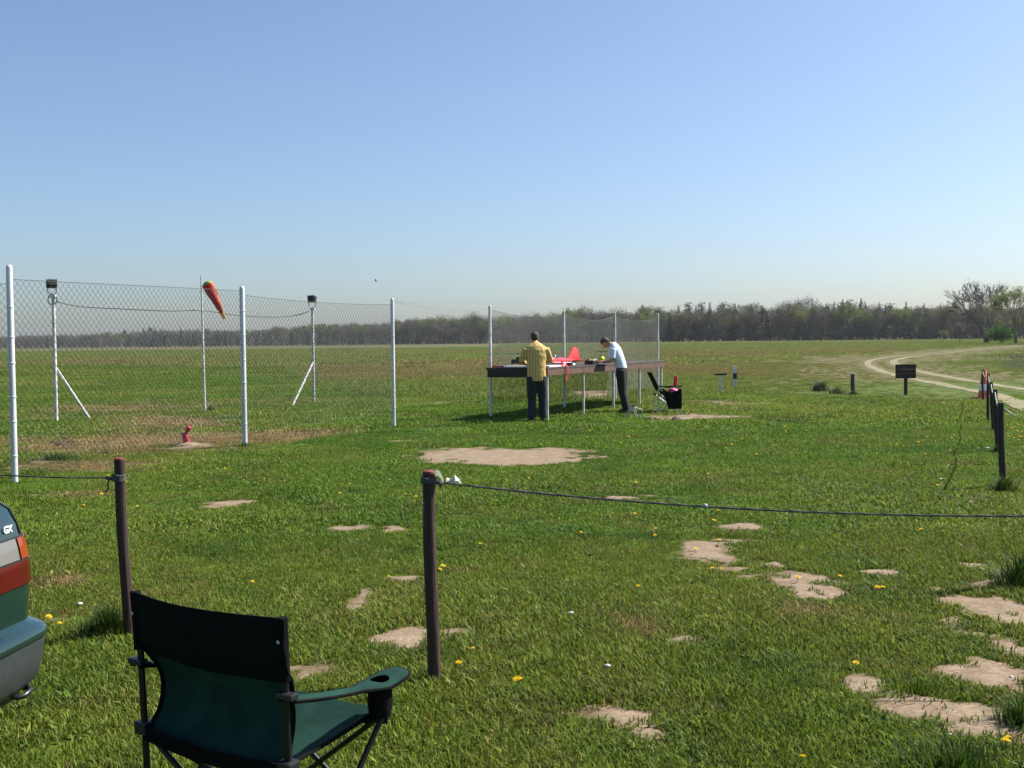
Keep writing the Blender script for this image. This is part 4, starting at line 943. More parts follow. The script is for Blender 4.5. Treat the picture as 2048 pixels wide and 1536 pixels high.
for s in (-1, 1):
    e = [backf(.5 + s * .5, q / 20) for q in range(21)]; MB().tube([Vector(q) + Vector((s * .002, -.003, 0)) for q in e], .0075, 6).build('piping', black_cloth, ch, 60)
    sl = [Vector((s * (HW + .004), -.016 * q - .002, q * .445 + .405)) for q in (.60, .7, .85, 1.0)]; MB().tube(sl, .016, 10).build('sleeve', black_cloth, ch, 60)
    up_ = MB().tube([(s * HW, .012, 0.0), (s * HW, 0, .42), (s * (HW + .004), -.014, .846)], .0105, 10); up_.build('upright', tube_m, ch, 60)
    MB().lathe([(.003, -.004), (.006, -.002), (.006, .002), (.003, .004)], 8, M=Matrix.Translation((s * (HW + .004), -.034, .785)) @ Matrix.Rotation(math.pi / 2, 4, 'X')).build('rivet', alu, ch)
    MB().box((s * HW, .0, .425), (.05, .045, .04)).build('hub', black_plastic, ch, bevel=.006)
    MB().box((s * (HW + .012), -.012, .632), (.06, .03, .018)).build('clip', black_plastic, ch, bevel=.004)
    MB().tube([(s * HW, .0, .42), (s * .30, .48, .015)], .009, 8).build('side_brace', tube_m, ch, 60)
    MB().tube([(s * .322, .425, .565), (s * .305, .41, .455), (s * HW, .03, .02)], .009, 8).build('front_leg', tube_m, ch, 60)
    MB().tube([(s * HW, .0, .42), (-s * HW * .96, .03, .02)], .009, 8).build('back_brace', tube_m, ch, 60)
    MB().tube([(s * .30, .41, .45), (-s * .29, .48, .02)], .009, 8).build('front_brace', tube_m, ch, 60)
    for y in (.015, .48): MB().lathe([(.016, -.012), (.018, 0), (.014, .02), (.010, .024)], 10, (s * (HW if y < .1 else .30), y, .012)).build('foot', black_plastic, ch, 50)
    # armrest strip with a round opening for the cup holder
    ar = MB(); nu, nv = 18, 64
    def arm(u, v):
        w = .021 + .033 * float(sstep(.56, .76, v)) - .018 * float(sstep(.93, 1.0, v)); return Vector((s * (HW + .012) + (2 * u - 1) * w, -.02 + .50 * v, .634 - .066 * v + .018 * float(sstep(.75, 1., v)) - .014 * math.sin(math.pi * v) - .010 * (2 * u - 1) ** 2))
    P = [[arm(i / nu, j / nv) for j in range(nv + 1)] for i in range(nu + 1)]; hc = arm(.5, .80); ix = lambda i, j: i * (nv + 1) + j
    for i in range(nu + 1):
        for j in range(nv + 1):   # pull the rim of the opening onto a circle
            d_ = P[i][j] - hc; r_ = math.hypot(d_.x, d_.y)
            if .021 < r_ < .030: P[i][j] = hc + Vector((d_.x * .030 / r_, d_.y * .030 / r_, d_.z))
    fs_ = [(ix(i, j), ix(i + 1, j), ix(i + 1, j + 1), ix(i, j + 1)) for i in range(nu) for j in range(nv) if all(math.hypot((P[a][b] - hc).x, (P[a][b] - hc).y) > .0295 for a, b in ((i, j), (i + 1, j), (i + 1, j + 1), (i, j + 1)))]
    nn_ = (nu + 1) * (nv + 1); per = [ix(i, 0) for i in range(nu)] + [ix(nu, j) for j in range(nv)] + [ix(i, nv) for i in range(nu, 0, -1)] + [ix(0, j) for j in range(nv, 0, -1)]
    flat_ = [p for r_ in P for p in r_]; ar.add(flat_ + [p - Vector((0, 0, .006)) for p in flat_], fs_ + [tuple(k + nn_ for k in f[::-1]) for f in fs_] + [(per[k], nn_ + per[k], nn_ + per[(k + 1) % len(per)], per[(k + 1) % len(per)]) for k in range(len(per))]); ar.tidy()
    arm_o = ar.build('armrest', fab, ch, 60)
    MB().tube([arm(0, q / 24) - Vector((0, 0, .004)) for q in range(25)] + [arm(k / 6, 1) - Vector((0, 0, .004)) for k in range(1, 6)] + [arm(1, 1 - q / 24) - Vector((0, 0, .004)) for q in range(25)], .0055, 6).build('arm_piping', black_cloth, arm_o, 60)
    cupp = MB(); cupp.lathe([(.034, .0), (.037, -.02), (.038, -.08), (.033, -.11), (.005, -.115), (.005, -.112), (.030, -.106), (.034, -.08), (.034, -.02), (.031, .0)], 16, hc - Vector((0, 0, .004))); cupp.build('cup_holder', black_cloth, arm_o, 50)
def seatf(u, v):
    a = 2 * u - 1; z = .425 + .055 * v - (.075 * (1 - a * a) * (.35 + .65 * math.sin(math.pi * min(v * .9 + .1, 1)))) - .03 * math.sin(math.pi * v) * abs(a); return (a * (.295 - .03 * math.sin(math.pi * v)), .0 + .43 * v, z + .006 * math.sin(9 * u) * math.sin(5 * v))
MB().grid(seatf, 20, 20, 0, .003).build('seat', fab, ch, 70)
for s in (-1, 1): MB().tube([Vector(seatf(.5 + s * .5, q / 14)) for q in range(15)], .006, 6).build('seat_piping', black_cloth, ch, 60)
MB().grid(lambda u, v: (seatf(u, 1)[0] * (1 + .03 * v), .43 + .012 * math.sin(v * 3), seatf(u, 1)[2] - .06 * v), 14, 4, 0, .003).build('front_flap', fab, ch, 70)
MB().grid(lambda u, v: ((2 * u - 1) * HW, -.016 + .01 * v - .012 * math.sin(math.pi * u), .440 - .050 * v - .012 * math.sin(math.pi * u)), 16, 3, 0, .004).build('rear_band', black_cloth, ch, 70)

# dark chair by the end of the table
c2 = gp(1336, 824)
dc = thing('fishing_chair', 'black folding chair with silver legs and side bag beyond the table', 'chair', c2, math.radians(4))
for y in (-.24, .24):
    MB().tube([(-.25, y, 0), (-.265, y, .36), (-.255, y, .62)], .014, 8).build('leg', alu, dc, 60)
    MB().tube([(.235, y, 0), (.235, y, .60)], .014, 8).build('leg', alu, dc, 60)
    MB().tube([(-.24, y, .02), (.20, y, .42)], .011, 8).build('brace', alu, dc, 60)
    MB().tube([(.235, y, .02), (-.25, y, .40)], .011, 8).build('brace', alu, dc, 60)
    a_ = MB(); a_.grid(lambda u, v: (-.24 + .52 * u, y - .035 + .07 * v, .615 - .03 * math.sin(math.pi * u)), 10, 2, 0, .022); a_.build('armrest', black_cloth, dc, 40)
    MB().box((-.26, y, .40), (.07, .04, .035)).build('hub', black_plastic, dc, bevel=.006); MB().box((.24, y, .42), (.05, .05, .08)).build('hub', black_plastic, dc, bevel=.01)
MB().grid(lambda u, v: (-.22 - .20 * v + .03 * math.sin(math.pi * u), -.24 + .48 * u, .50 + .42 * v), 8, 10, 0, .02).build('backrest', black_cloth, dc, 60)
MB().grid(lambda u, v: (-.22 + .46 * v, -.24 + .48 * u, .50 - .16 * math.sin(math.pi * (v * .75 + .0)) - .02 * v), 8, 12, 0, .015).build('seat', black_cloth, dc, 60)
MB().grid(lambda u, v: (-.21 + .46 * u - .0 + .16 * v * (1 - u), -.262 - .03 * math.sin(math.pi * v), .56 - .10 * (1 - u) * 0 - .47 * v * (1 - .0 * u) - .10 * (1 - v) * math.sin(math.pi * u)), 10, 10, 0, .03).build('side_bag', black_cloth, dc, 60)
pk = mat('pink_cloth', (.75, .12, .32), .8)
pb = MB(); pb.lathe([(.02, -.05), (.09, -.04), (.11, 0), (.08, .05), (.03, .07)], 12, M=Matrix.Translation((c2.x + .10, c2.y - .06, c2.z + .50)) @ Matrix.Diagonal((1.1, 1.2, .8, 1))); pb.v = [(x + .012 * math.sin(40 * z), y, z + .012 * math.sin(33 * x)) for x, y, z in pb.v]
tag(pb.build('cloth_bundle', [pk], None, 70), 'bright pink cloth bundle lying on the black folding chair', 'cloth')
rr = MB(); rr.grid(lambda u, v: (c2.x + .175 + .05 * u + .02 * v, c2.y + .18 + .02 * math.sin(u * 3), c2.z + .60 + .22 * v), 4, 6, 0, .03)
tag(rr.build('folded_flag', mat('faded_red', (.45, .05, .05), .7), None, 60), 'upright faded red folded flag tucked beside the black folding chair', 'flag')

# low aluminium trestle for holding a model
s0 = gp(1262, 835)
sd = thing('model_stand', 'low grey tubular stand on the grass near the bent person', 'stand', s0, 0)
gm = mat('grey_tube', (.34, .36, .38), .4, metal=.4)
for y in (-.11, .22):
    MB().tube([(-.13, y, -.01), (.03, y, .24), (.055, y, .235), (.13, y, -.01)], .013, 8).build('frame', gm, sd, 60)
MB().tube([(.04, -.11, .235), (.24, .10, .16), (.28, .16, -.01)], .013, 8).build('arm', gm, sd, 60)
MB().tube([(.04, .22, .235), (.24, .10, .16)], .013, 8).build('arm', gm, sd, 60)
MB().tube([(.04, -.12, .238), (.04, .23, .238)], .012, 8).build('ridge_bar', gm, sd, 60)
for y in (-.12, .23): MB().box((.04, y, .245), (.05, .025, .03)).build('pad', black_plastic, sd, bevel=.005)

# ------------------------------------------------------------------ marker posts, sign, cone on the far lawn edge
q = gp(1441, 788); t = thing('bar_marker', 'short white post with a black bar across its top', 'marker post', q)
MB().box((0, 0, .27), (.07, .07, .60)).build('post', white_paint, t, bevel=.006); MB().box((0, -.01, .60), (.37, .10, .06)).build('bar', black_plastic, t, bevel=.006)
q = gp(1469, 775); t = thing('guide_post', 'white roadside guide post with broad black band', 'guide post', q, .15)
def gpost(mb, z0, z1, mi=0, e=0.): 
    w = .065 + e; d = .05 + e; pr = [(-w, -d), (w, -d), (w * .55, d), (-w * .55, d)]
    mb.add([(x, y, z0) for x, y in pr] + [(x, y, z1) for x, y in pr], [(3, 2, 1, 0), (4, 5, 6, 7)] + [(i, (i + 1) % 4, 4 + (i + 1) % 4, 4 + i) for i in range(4)], mi)
mb = MB(); gpost(mb, -.05, .74); mb.build('shaft', white_paint, t, bevel=.008); mb = MB(); gpost(mb, .30, .50, 0, .003); mb.build('band', black_plastic, t)
q = gp(1455, 780); mb = MB(); mb.tube([q + Vector((.02, 0, -.03)), q + Vector((-.02, 0, .07)), q + Vector((-.06, 0, .10))], [.022, .02, .014], 8); mb.box(q + Vector((-.07, 0, .11)), (.05, .03, .03)); tag(mb.build('marker_peg', rp, None, 60), 'small rust red peg between bar marker and guide post', 'peg')
q = gp(1706, 788); wood_post('fence_stump', q, (-.01, 0), .59, .062, 'short weathered wooden stump beside the shaggy grass clump', mat('grey_wood', (.075, .065, .05), .85, noise=.5, nscale=10, bump=.5), mat('grey_wood_end', (.14, .12, .09), .9, noise=.4, nscale=20))
q = gp(1812, 790); t = thing('notice_board', 'blank dark brown notice board on a single post, turned away', 'sign', q, 0)
MB().box((0, .03, .28), (.085, .06, .70)).build('post', dark_wood, t, bevel=.006)
nbm = mat('dark_brown_board', (.040, .024, .018), .75, noise=.45, nscale=8, bump=.4)
for k in range(3): MB().box((-.01, -.0 + .001 * k, .545 + .132 * k), (.59, .022, .129)).build('plank', nbm, t, bevel=.003)
MB().box((-.01, .0, .875), (.62, .05, .022)).build('cap', dark_wood, t, bevel=.003)
for s in (-1, 1): MB().box((-.01 + s * .22, -.018, .68), (.035, .014, .36)).build('batten', dark_wood, t, bevel=.002)
q = gp(1968, 796); t = thing('traffic_cone', 'orange traffic cone with white sleeve behind the rope fence', 'traffic cone', q)
om = mat('faded_orange', (.62, .14, .05), .6, noise=.2, nscale=9)
MB().box((0, 0, .02), (.42, .42, .04)).build('base', om, t, bevel=.01); MB().lathe([(.165, .035), (.155, .06), (.045, .76), (.036, .78), (.03, .78)], 20).build('cone', om, t, 40)
MB().lathe([(.138, .20), (.139, .20), (.110, .38), (.107, .38)], 20).build('sleeve', white_gloss, t, 40)

# ------------------------------------------------------------------ car
paint = mat('green_car_paint', (.006, .036, .032), .28, metal=.35, coat=1.0, noise=.25, nscale=5); 
trim = mat('grey_bumper', (.040, .048, .050), .42, noise=.2, nscale=40); glass_d = mat('car_glass', (.01, .012, .014), .06, coat=1.)
car = thing('parked_car', 'dark green saloon car with GX badge parked tail towards the posts', 'car', (-2.075, 3.67, 0.0), math.atan2(.16, -.987))
def contour(xr, xf, W, rr, rf, crown=.045):
    pts = []
    for s in (-1, 1):
        h = []
        for i in range(13): h.append((xr, s * (W - rr) * i / 12))
        for i in range(1, 13): a = math.pi / 2 * i / 12; h.append((xr + rr - rr * math.cos(a), s * (W - rr + rr * math.sin(a))))
        for i in range(1, 13): h.append((xr + rr + (xf - rf - xr - rr) * i / 12, s * W))
        for i in range(1, 9): a = math.pi / 2 * i / 8; h.append((xf - rf + rf * math.sin(a), s * (W - rf + rf * math.cos(a))))
        for i in range(1, 7): h.append((xf, s * (W - rf) * (1 - i / 6)))
        h = [(x + crown * (y / W) ** 2 * max(0, 1 - (x - xr) / 1.2), y) for x, y in h]
        pts.append(h)
    return pts[0] + pts[1][::-1][1:-1]
ST = [(.20, .12, .79), (.30, .04, .83), (.46, .01, .843), (.60, .0, .848), (.72, .002, .848), (.80, .015, .843), (.89, .036, .834), (.95, .060, .818), (.985, .095, .79), (1.0, .15, .74), (1.006, .26, .62)]
def stp(z): return [float(np.interp(z, [s[0] for s in ST], [s[k] for s in ST])) for k in (1, 2)]
def stack(rows, mi=0, flt=None, cap=True):
    mb = MB(); n = None; vs_ = []
    for z, c in rows:
        n = len(c); vs_ += [(x, y, z) for x, y in c]
    fs = []
    for i in range(len(rows) - 1):
        for j in range(n):
            f = (i * n + j, (i + 1) * n + j, (i + 1) * n + (j + 1) % n, i * n + (j + 1) % n)
            if flt is None or flt([vs_[k] for k in f]): fs.append(f)
    if cap and flt is None: fs.append(tuple((len(rows) - 1) * n + j for j in range(n))[::-1]); fs.append(tuple(range(n)))
    return mb.add(vs_, fs, mi)
stack([(z, contour(a, 4.40, W, .15, .35)) for z, a, W in ST]).build('body', paint, car, 35)
cab_rows = [(.955, contour(.72, 3.35, .74, .18, .2)), (.99, contour(.76, 3.28, .735, .18, .2)), (1.33, contour(1.22, 2.75, .60, .15, .15)), (1.39, contour(1.36, 2.62, .54, .15, .15)), (1.405, contour(1.55, 2.45, .42, .15, .15))]
stack(cab_rows[:3], cap=False, flt=lambda f: True).build('window', glass_d, car, 35); stack(cab_rows[2:]).build('roof', paint, car, 35)
BR = [(.205, .05, .79), (.225, -.015, .835), (.26, -.045, .855), (.34, -.062, .868), (.425, -.070, .874)]
stack([(z, contour(a, 4.4, W, .17, .3, .06)) for z, a, W in BR], flt=lambda f: max(v[0] for v in f) < .62).tidy().build('bumper', trim, car, 40)
BT = [(.425, -.070, .874), (.428, -.076, .880), (.448, -.078, .881), (.460, -.072, .877), (.474, -.050, .864), (.500, .008, .838)]
stack([(z, contour(a, 4.4, W, .17, .3, .06)) for z, a, W in BT], flt=lambda f: max(v[0] for v in f) < .62).tidy().build('bumper_top', paint, car, 40)
def lens(z0, z1, ya, yb, m, name, parent, s=-1, side=.0, e=.005):
    """patch of the tail between two heights and two lateral stations, standing proud of the body"""
    def cf(z):
        a, W = stp(z); c = contour(a - e, 4.4, W + e, .15, .35); half = [p for p in c[:26]] if True else c; return half
    def fn(u, v):
        z = z0 + (z1 - z0) * v; h = cf(z); k = (ya + (yb - ya) * u) * (len(h) - 1); i = min(int(k), len(h) - 2); f = k - i
        p = (h[i][0] + (h[i + 1][0] - h[i][0]) * f, h[i][1] + (h[i + 1][1] - h[i][1]) * f); return (p[0], -s * p[1], z)
    return MB().grid(fn, 16, 8, 0, .004).build(name, m, parent, 50)
red_l = mat('red_lens', (.085, .002, .005), .18, coat=.6, noise=.35, nscale=12, stretch=(1, 8, 1)); amb = mat('amber_lens', (.24, .034, .004), .2, coat=.6); clr = mat('clear_lens', (.15, .146, .135), .25, coat=.5)
for s in (-1, 1):
    tl = thing if False else None
    base = lens(.637, .842, .05, .90, mat('lamp_seal', (.012, .012, .012), .5), 'tail_light', car, s, e=.002)
    lens(.645, .742, .06, .89, red_l, 'red_lens', base, s, e=.007); lens(.750, .835, .47, .89, amb, 'amber_lens', base, s, e=.007); lens(.750, .835, .06, .46, clr, 'reversing_lens', base, s, e=.007)
# seam between boot lid and wing
for s in (-1, 1):
    q = []
    for z in (.845, .87, .90, .95, .98, .999):
        a, W = stp(z); h = contour(a - .002, 4.4, W + .002, .15, .35); k = h[14]; q.append((k[0], s * abs(k[1]), z + .001))
    q.append((.6, s * .66, 1.006)); MB().tube(q, .004, 5).build('boot_seam', mat('seam_black', (.004, .004, .004), .8), car, 60)
fc = bpy.data.curves.new('badge', 'FONT'); fc.body = 'GX'; fc.size = .038; fc.extrude = .003; fc.shear = .25; fc.offset = .0016; fc.space_character = .95
fo = bpy.data.objects.new('badge', fc); COL.objects.link(fo); dg = bpy.context.evaluated_depsgraph_get(); dg.update(); bm_ = bpy.data.meshes.new_from_object(fo.evaluated_get(dg)); COL.objects.unlink(fo); bpy.data.objects.remove(fo)
bm_.materials.clear(); bm_.materials.append(mat('chrome_badge', (.85, .86, .88), .25, metal=.5)); bo = bpy.data.objects.new('badge', bm_); link(bo, car)
ab, Wb = stp(.875); bo.matrix_local = Matrix.Translation((.050, -.603, .866)) @ Matrix(((0, 0, -1), (-1, 0, 0), (0, 1, 0))).to_4x4() @ Matrix.Rotation(-.20, 4, 'X')
th_ = MB(); th_.tube([(.06, -.60, .225), (.005, -.60, .21), (-.012, -.62, .213), (-.012, -.66, .222), (.01, -.68, .226), (.06, -.68, .225)], .012, 8); th_.build('tow_eye', mat('tow_eye_metal', (.05, .055, .055), .35, metal=.7), car, 60)
MB().box((.14, -.55, .20), (.16, .30, .05)).build('valance', trim, car, bevel=.012)
for x in (.98, 3.55):
    for s in (-1, 1):
        M_ = Matrix.Translation((x, s * .74, .29)) @ Matrix.Rotation(math.pi / 2, 4, 'X'); w_ = MB(); w_.lathe([(.19, -.09), (.27, -.095), (.29, -.07), (.29, .07), (.27, .095), (.19, .09)], 28, M=M_); wo = w_.build('wheel', black_plastic, car, 40)
        r_ = MB(); r_.lathe([(.05, -.098), (.18, -.092), (.19, -.05), (.19, .05), (.18, .092), (.05, .098)], 28, M=M_); r_.build('rim', alu, wo, 40)

# ------------------------------------------------------------------ trees
bark = mat('grey_bark', (.085, .070, .058), .9, noise=.4, nscale=3, bump=.4)
bark_d = mat('dark_bark', (.050, .040, .034), .9, noise=.4, nscale=3, bump=.4)
def slivers(name, C, D, ln, wd, m, seed, cvar=.5, tint=(1, 1, 1)):
    """twigs or leaves: one narrow leaf-shaped face each, at C pointing along D"""
    g = np.random.default_rng(seed); n = len(C); D = D / np.linalg.norm(D, axis=1, keepdims=True)
    rnd = g.normal(size=(n, 3)); S = np.cross(D, rnd); S /= np.linalg.norm(S, axis=1, keepdims=True)
    V = np.stack([C, C + D * ln[:, None] * .45 + S * wd[:, None] / 2, C + D * ln[:, None], C + D * ln[:, None] * .45 - S * wd[:, None] / 2], 1)
    F_ = np.arange(n * 4).reshape(n, 4); b = (1 - cvar / 2 + cvar * g.random(n))[:, None] * np.array(tint)[None]
    return np_mesh(name, V.reshape(-1, 3), F_, [m], {'bv': np.repeat(b, 4, 0)})
def skeleton(seed, H, spread=.55, depth=5, trunk_r=.22, first=.22, fork=(2, 4), upb=.25, stems=1):
    """branching limbs; returns segments and the twig ends"""
    g = random.Random(seed); segs = []; tips = []
    def go(p, d, ln, r, lv):
        k = 3; P = [p]; q = p
        for i in range(k):
            d = (d + Vector((g.gauss(0, .10), g.gauss(0, .10), g.gauss(0, .05) + upb * .12))).normalized(); q = q + d * ln / k; P.append(q)
        r2 = r * .62; segs.append((P, [r + (r2 - r) * i / k for i in range(k + 1)], lv))
        if lv >= depth: tips.append((q, d)); return
        n = g.randint(*fork)
        for j in range(n):
            a = g.random() * 6.283; o = d.orthogonal().normalized(); o2 = d.cross(o); sp_ = spread * g.uniform(.6, 1.3)
            nd = (d + (o * math.cos(a) + o2 * math.sin(a)) * sp_).normalized(); st = P[-1] if j < 2 else P[g.randint(1, k)]
            go(st, nd, ln * g.uniform(.62, .86), r2 * g.uniform(.65, .95), lv + 1)
        if lv >= depth - 2: tips.append((q, d))
    for s_ in range(stems):
        d0 = Vector((g.gauss(0, .08), g.gauss(0, .08), 1)) if stems == 1 else Vector((g.uniform(-.34, .3), g.uniform(-.25, .25), 1)); go(Vector((g.gauss(0, .1) * (stems > 1), 0, -.2)), d0.normalized(), H * first, trunk_r, 0)
    mz = max(p[0].z for p in tips); k = H / mz
    segs = [([p * k for p in P], R_, lv) for P, R_, lv in segs]; tips = [(p * k, d) for p, d in tips]; return segs, tips
def limbs_mesh(name, segs, m, maxlv=9, rmin=.0, n0=7):
    mb = MB()
    for P, Rr, lv in segs:
        if lv <= maxlv: mb.tube(P, [max(r, rmin) for r in Rr], max(3, n0 - lv), lv == 0)
    me = mb.mesh(name, [m]); me.polygons.foreach_set('use_smooth', [True] * len(me.polygons)); return me
def crown_on(name, tips, n, m, seed, ln, wd, jit, droop=0., cvar=.7, tint=(1, 1, 1), radial=.6):
    g = np.random.default_rng(seed); T_ = np.array([p[:] for p, d in tips]); Dd = np.array([d[:] for p, d in tips]); k = g.integers(0, len(T_), n)
    C = T_[k] + g.normal(size=(n, 3)) * jit; D = Dd[k] * radial + g.normal(size=(n, 3)) * .6; D[:, 2] -= droop
    return slivers(name, C, D, ln * (.5 + g.random(n)), wd * (.5 + g.random(n)), m, seed + 1, cvar, tint)
twig_b = foliage_mat('brown_twigs', False, (.120, .092, .072), .1); twig_g = foliage_mat('grey_twigs', False, (.105, .095, .080), .1)
leaf_l = foliage_mat('fresh_leaves', False, (.150, .185, .035), .4); leaf_o = foliage_mat('olive_leaves', False, (.110, .125, .040), .35); needle = foliage_mat('dark_needles', False, (.018, .034, .020), .08); leaf_v = foliage_mat('vivid_leaves', False, (.060, .175, .014), .4)
VAR = []      # (kind, trunk mesh, crown mesh, height)
for i in range(4):
    sg_, tp = skeleton(300 + i, 15, .50, 4, .26, .30, (2, 4), .35)
    VAR.append(('bare', limbs_mesh('trunk', sg_, bark_d, 3, .05), crown_on('crown', tp, 1700, [twig_b, twig_g][i % 2], 400 + i, 1.5, .085, .75, 0, .7), 15))
for i in range(3):
    sg_, tp = skeleton(320 + i, 15, .55, 4, .24, .28, (2, 4), .3)
    VAR.append(('green', limbs_mesh('trunk', sg_, bark_d, 3, .05), crown_on('crown', tp, 1500, [leaf_l, leaf_o, leaf_o][i], 420 + i, .55, .30, .8, .1, .9), 15))
def spruce(seed, H=16.):
    g = random.Random(seed); P = MB(); P.tube([(0, 0, -.3), (0, 0, H * .6), (0, 0, H * .97)], [.22, .13, .03], 6); C = []; D = []; Ln = []; Wd = []
    z = H * .12
    while z < H:
        q = 1 - (z / H); rad = (2.5 * q ** .85 + .12) * g.uniform(.75, 1.2); n = 9 if q > .15 else 6; a0 = g.random() * 6
        for j in range(n):
            if g.random() < .12: continue
            a = a0 + j * 6.283 / n + g.uniform(-.2, .2); dx, dy = math.cos(a), math.sin(a); L_ = rad * g.uniform(.7, 1.2)
            for k in range(3):
                f = .1 + k * .3; C.append((dx * L_ * f, dy * L_ * f, z - .25 * L_ * f + g.gauss(0, .08))); D.append((dx + g.gauss(0, .35), dy + g.gauss(0, .35), -.42 + g.gauss(0, .2))); Ln.append(L_ * .62); Wd.append(.34 + .25 * q)
        z += .34 + .25 * q
    C.append((0, 0, H * .94)); D.append((0, 0, 1)); Ln.append(H * .06); Wd.append(.2)
    return P.mesh('trunk', [bark_d]), slivers('crown', np.array(C), np.array(D), np.array(Ln), np.array(Wd), needle, seed, .8)
for i in range(3): a, b = spruce(500 + i); VAR.append(('spruce', a, b, 16))
for i in range(2):
    g = random.Random(540 + i); P = MB(); P.tube([(0, 0, -.3), (.15, .1, 8), (.1, .3, 14.5)], [.2, .15, .05], 6); C = []; D = []
    for k in range(26):
        z = g.uniform(7.5, 15.5); r_ = 2.0 * (1 - abs(z - 12) / 6); a = g.random() * 6.3; c = Vector((math.cos(a) * r_ * g.random(), math.sin(a) * r_ * g.random(), z)); P.tube([(0.1, .1, z - .8), c], [.05, .02], 4)
        for j in range(22): C.append((c.x + g.gauss(0, .5), c.y + g.gauss(0, .5), c.z + g.gauss(0, .28))); D.append((g.gauss(0, 1), g.gauss(0, 1), g.gauss(0, .5) + .3))
    n = len(C); VAR.append(('pine', P.mesh('trunk', [bark_d]), slivers('crown', np.array(C), np.array(D), np.full(n, .75), np.full(n, .26), needle, 560 + i, .9), 15.5))
KIND_LABEL = {'bare': 'leafless brown grey tree at the edge of the far wood', 'green': 'freshly leafing green tree at the edge of the far wood', 'spruce': 'dark pointed spruce at the edge of the far wood', 'pine': 'dark pine with ragged top at the edge of the far wood'}
KIND_NAME = {'bare': 'bare_tree', 'green': 'leafing_tree', 'spruce': 'spruce_tree', 'pine': 'pine_tree'}
EDGE_D = ([-400, 0, 400, 700, 1000, 1150, 1330, 1700, 2048, 2450], [1150, 1060, 900, 760, 600, 520, 440, 430, 410, 395])
TOPS = ([-400, 0, 100, 250, 300, 500, 640, 760, 850, 950, 1000, 1130, 1280, 1340, 1450, 1700, 1900, 2048, 2450], [672, 670, 667, 664, 658, 657, 645, 643, 634, 629, 631, 620, 618, 618, 613, 608, 610, 610, 612])
def wood_spot(px, extra):
    d = float(np.interp(px, *EDGE_D)) + extra; r_ = ray(px, 680); x = r_.x / r_.y * d; z = float(gz_base(x, d))
    hor = 687.5 - .0105 * (px - 1024); top = float(np.interp(px, *TOPS)); h = (hor - top) * (d - extra * .6) / FPX + 1.6 - z; return Vector((x, d, z - .1)), h
def tree_thing(kind, loc, h, rz, label=None, group='trees along the edge of the far wood', wide=1.):
    c = [v for v in VAR if v[0] == kind]; v = c[R.randrange(len(c))]; t = thing(KIND_NAME[kind], label or KIND_LABEL[kind], 'tree', loc, rz, group); k = h / v[3]; t.scale = (k * wide, k * wide, k)
    for nm, me in (('trunk', v[1]), ('crown', v[2])): link(bpy.data.objects.new(nm, me), t)
    return t
px = -60.
while px < 2110:
    loc, h = wood_spot(px, R.uniform(0, 10)); far = px < 900
    w = R.random(); kind = 'bare' if w < (.62 if far else .50) else 'green' if w < .90 else 'spruce'
    if 1330 < px < 1560 and R.random() < .35: kind = R.choice(['spruce', 'pine', 'pine', 'spruce'])
    tree_thing(kind, loc, h * R.uniform(.74, .98) * (1.03 if kind in ('spruce', 'pine') else 1), R.random() * 6.3, wide=R.uniform(.9, 1.25)); px += R.uniform(9, 15) * (.9 if far else 1)
# spruces and pines that stand up above the skyline
for px, kind, k in [(250, 'pine', 1.12), (288, 'spruce', 1.14), (300, 'pine', 1.1), (310, 'spruce', 1.08), (362, 'spruce', 1.1), (1285, 'spruce', 1.13), (1318, 'pine', 1.05), (1357, 'spruce', 1.12), (1376, 'pine', 1.12), (1392, 'spruce', 1.06), (1402, 'pine', 1.1), (1420, 'spruce', 1.13), (1445, 'pine', 1.08), (1470, 'spruce', 1.06), (1503, 'spruce', 1.05), (1578, 'spruce', 1.06), (1625, 'spruce', 1.02), (1655, 'pine', 1.02), (1668, 'spruce', 1.07), (1685, 'spruce', 1.13), (1697, 'pine', 1.06), (1722, 'spruce', 1.16), (1730, 'spruce', 1.07), (1758, 'spruce', 1.06), (1780, 'pine', 1.03), (1812, 'spruce', 1.09), (1848, 'spruce', 1.03), (1880, 'spruce', 1.0), (1960, 'spruce', 1.0), (1985, 'pine', 1.02), (1300, 'green', 1.03), (1150, 'green', 1.08), (1240, 'green', 1.04), (1500, 'green', 1.04), (1606, 'bare', 1.16), (1618, 'bare', 1.1), (1160, 'green', 1.05), (885, 'green', 1.04), (960, 'bare', 1.04)]:
    loc, h = wood_spot(px, R.uniform(12, 26)); tree_thing(kind, loc, h * (k + (.05 if kind in ('spruce', 'pine') else 0)), R.random() * 6.3, wide=R.uniform(1.0, 1.3))
# the rest of the wood behind them
wm = []
for kind, a, b, h in VAR:
    bm = bmesh.new(); bm.from_mesh(a); n0 = len(bm.faces); bm.from_mesh(b); me = bpy.data.meshes.new('wood_tree'); bm.to_mesh(me); bm.free()
    me.materials.append(a.materials[0]); me.materials.append(b.materials[0]); me.polygons.foreach_set('material_index', [0] * n0 + [1] * (len(me.polygons) - n0)); me.update(); wm.append(me)
bare_w = [wm[i] for i in range(4)] * 2 + [wm[4], wm[5]] + [wm[4], wm[5], wm[6], wm[7], wm[8], wm[10]]
wp3 = []; wsc = []
for i in range(3600):
    px = R.uniform(-500, 2560); loc, h = wood_spot(px, R.uniform(2, 110)); wp3.append(loc[:]); wsc.append(R.uniform(.16, .40))
for i in range(2300):
    px = R.uniform(-500, 2560); ex = R.uniform(6, 130); loc, h = wood_spot(px, ex); low = R.random() < .22; wp3.append(loc[:]); wsc.append(max(h, 5) / 15 * (R.uniform(.70, .93) if not low else R.uniform(.2, .45)))
n = len(wp3); scatter('far_wood', np.array(wp3), rng.random(n) * 6.28, np.array(wsc), np.ones((n, 3)), bare_w, 'mass of mixed bare and evergreen trees behind the wood edge', 'wood')
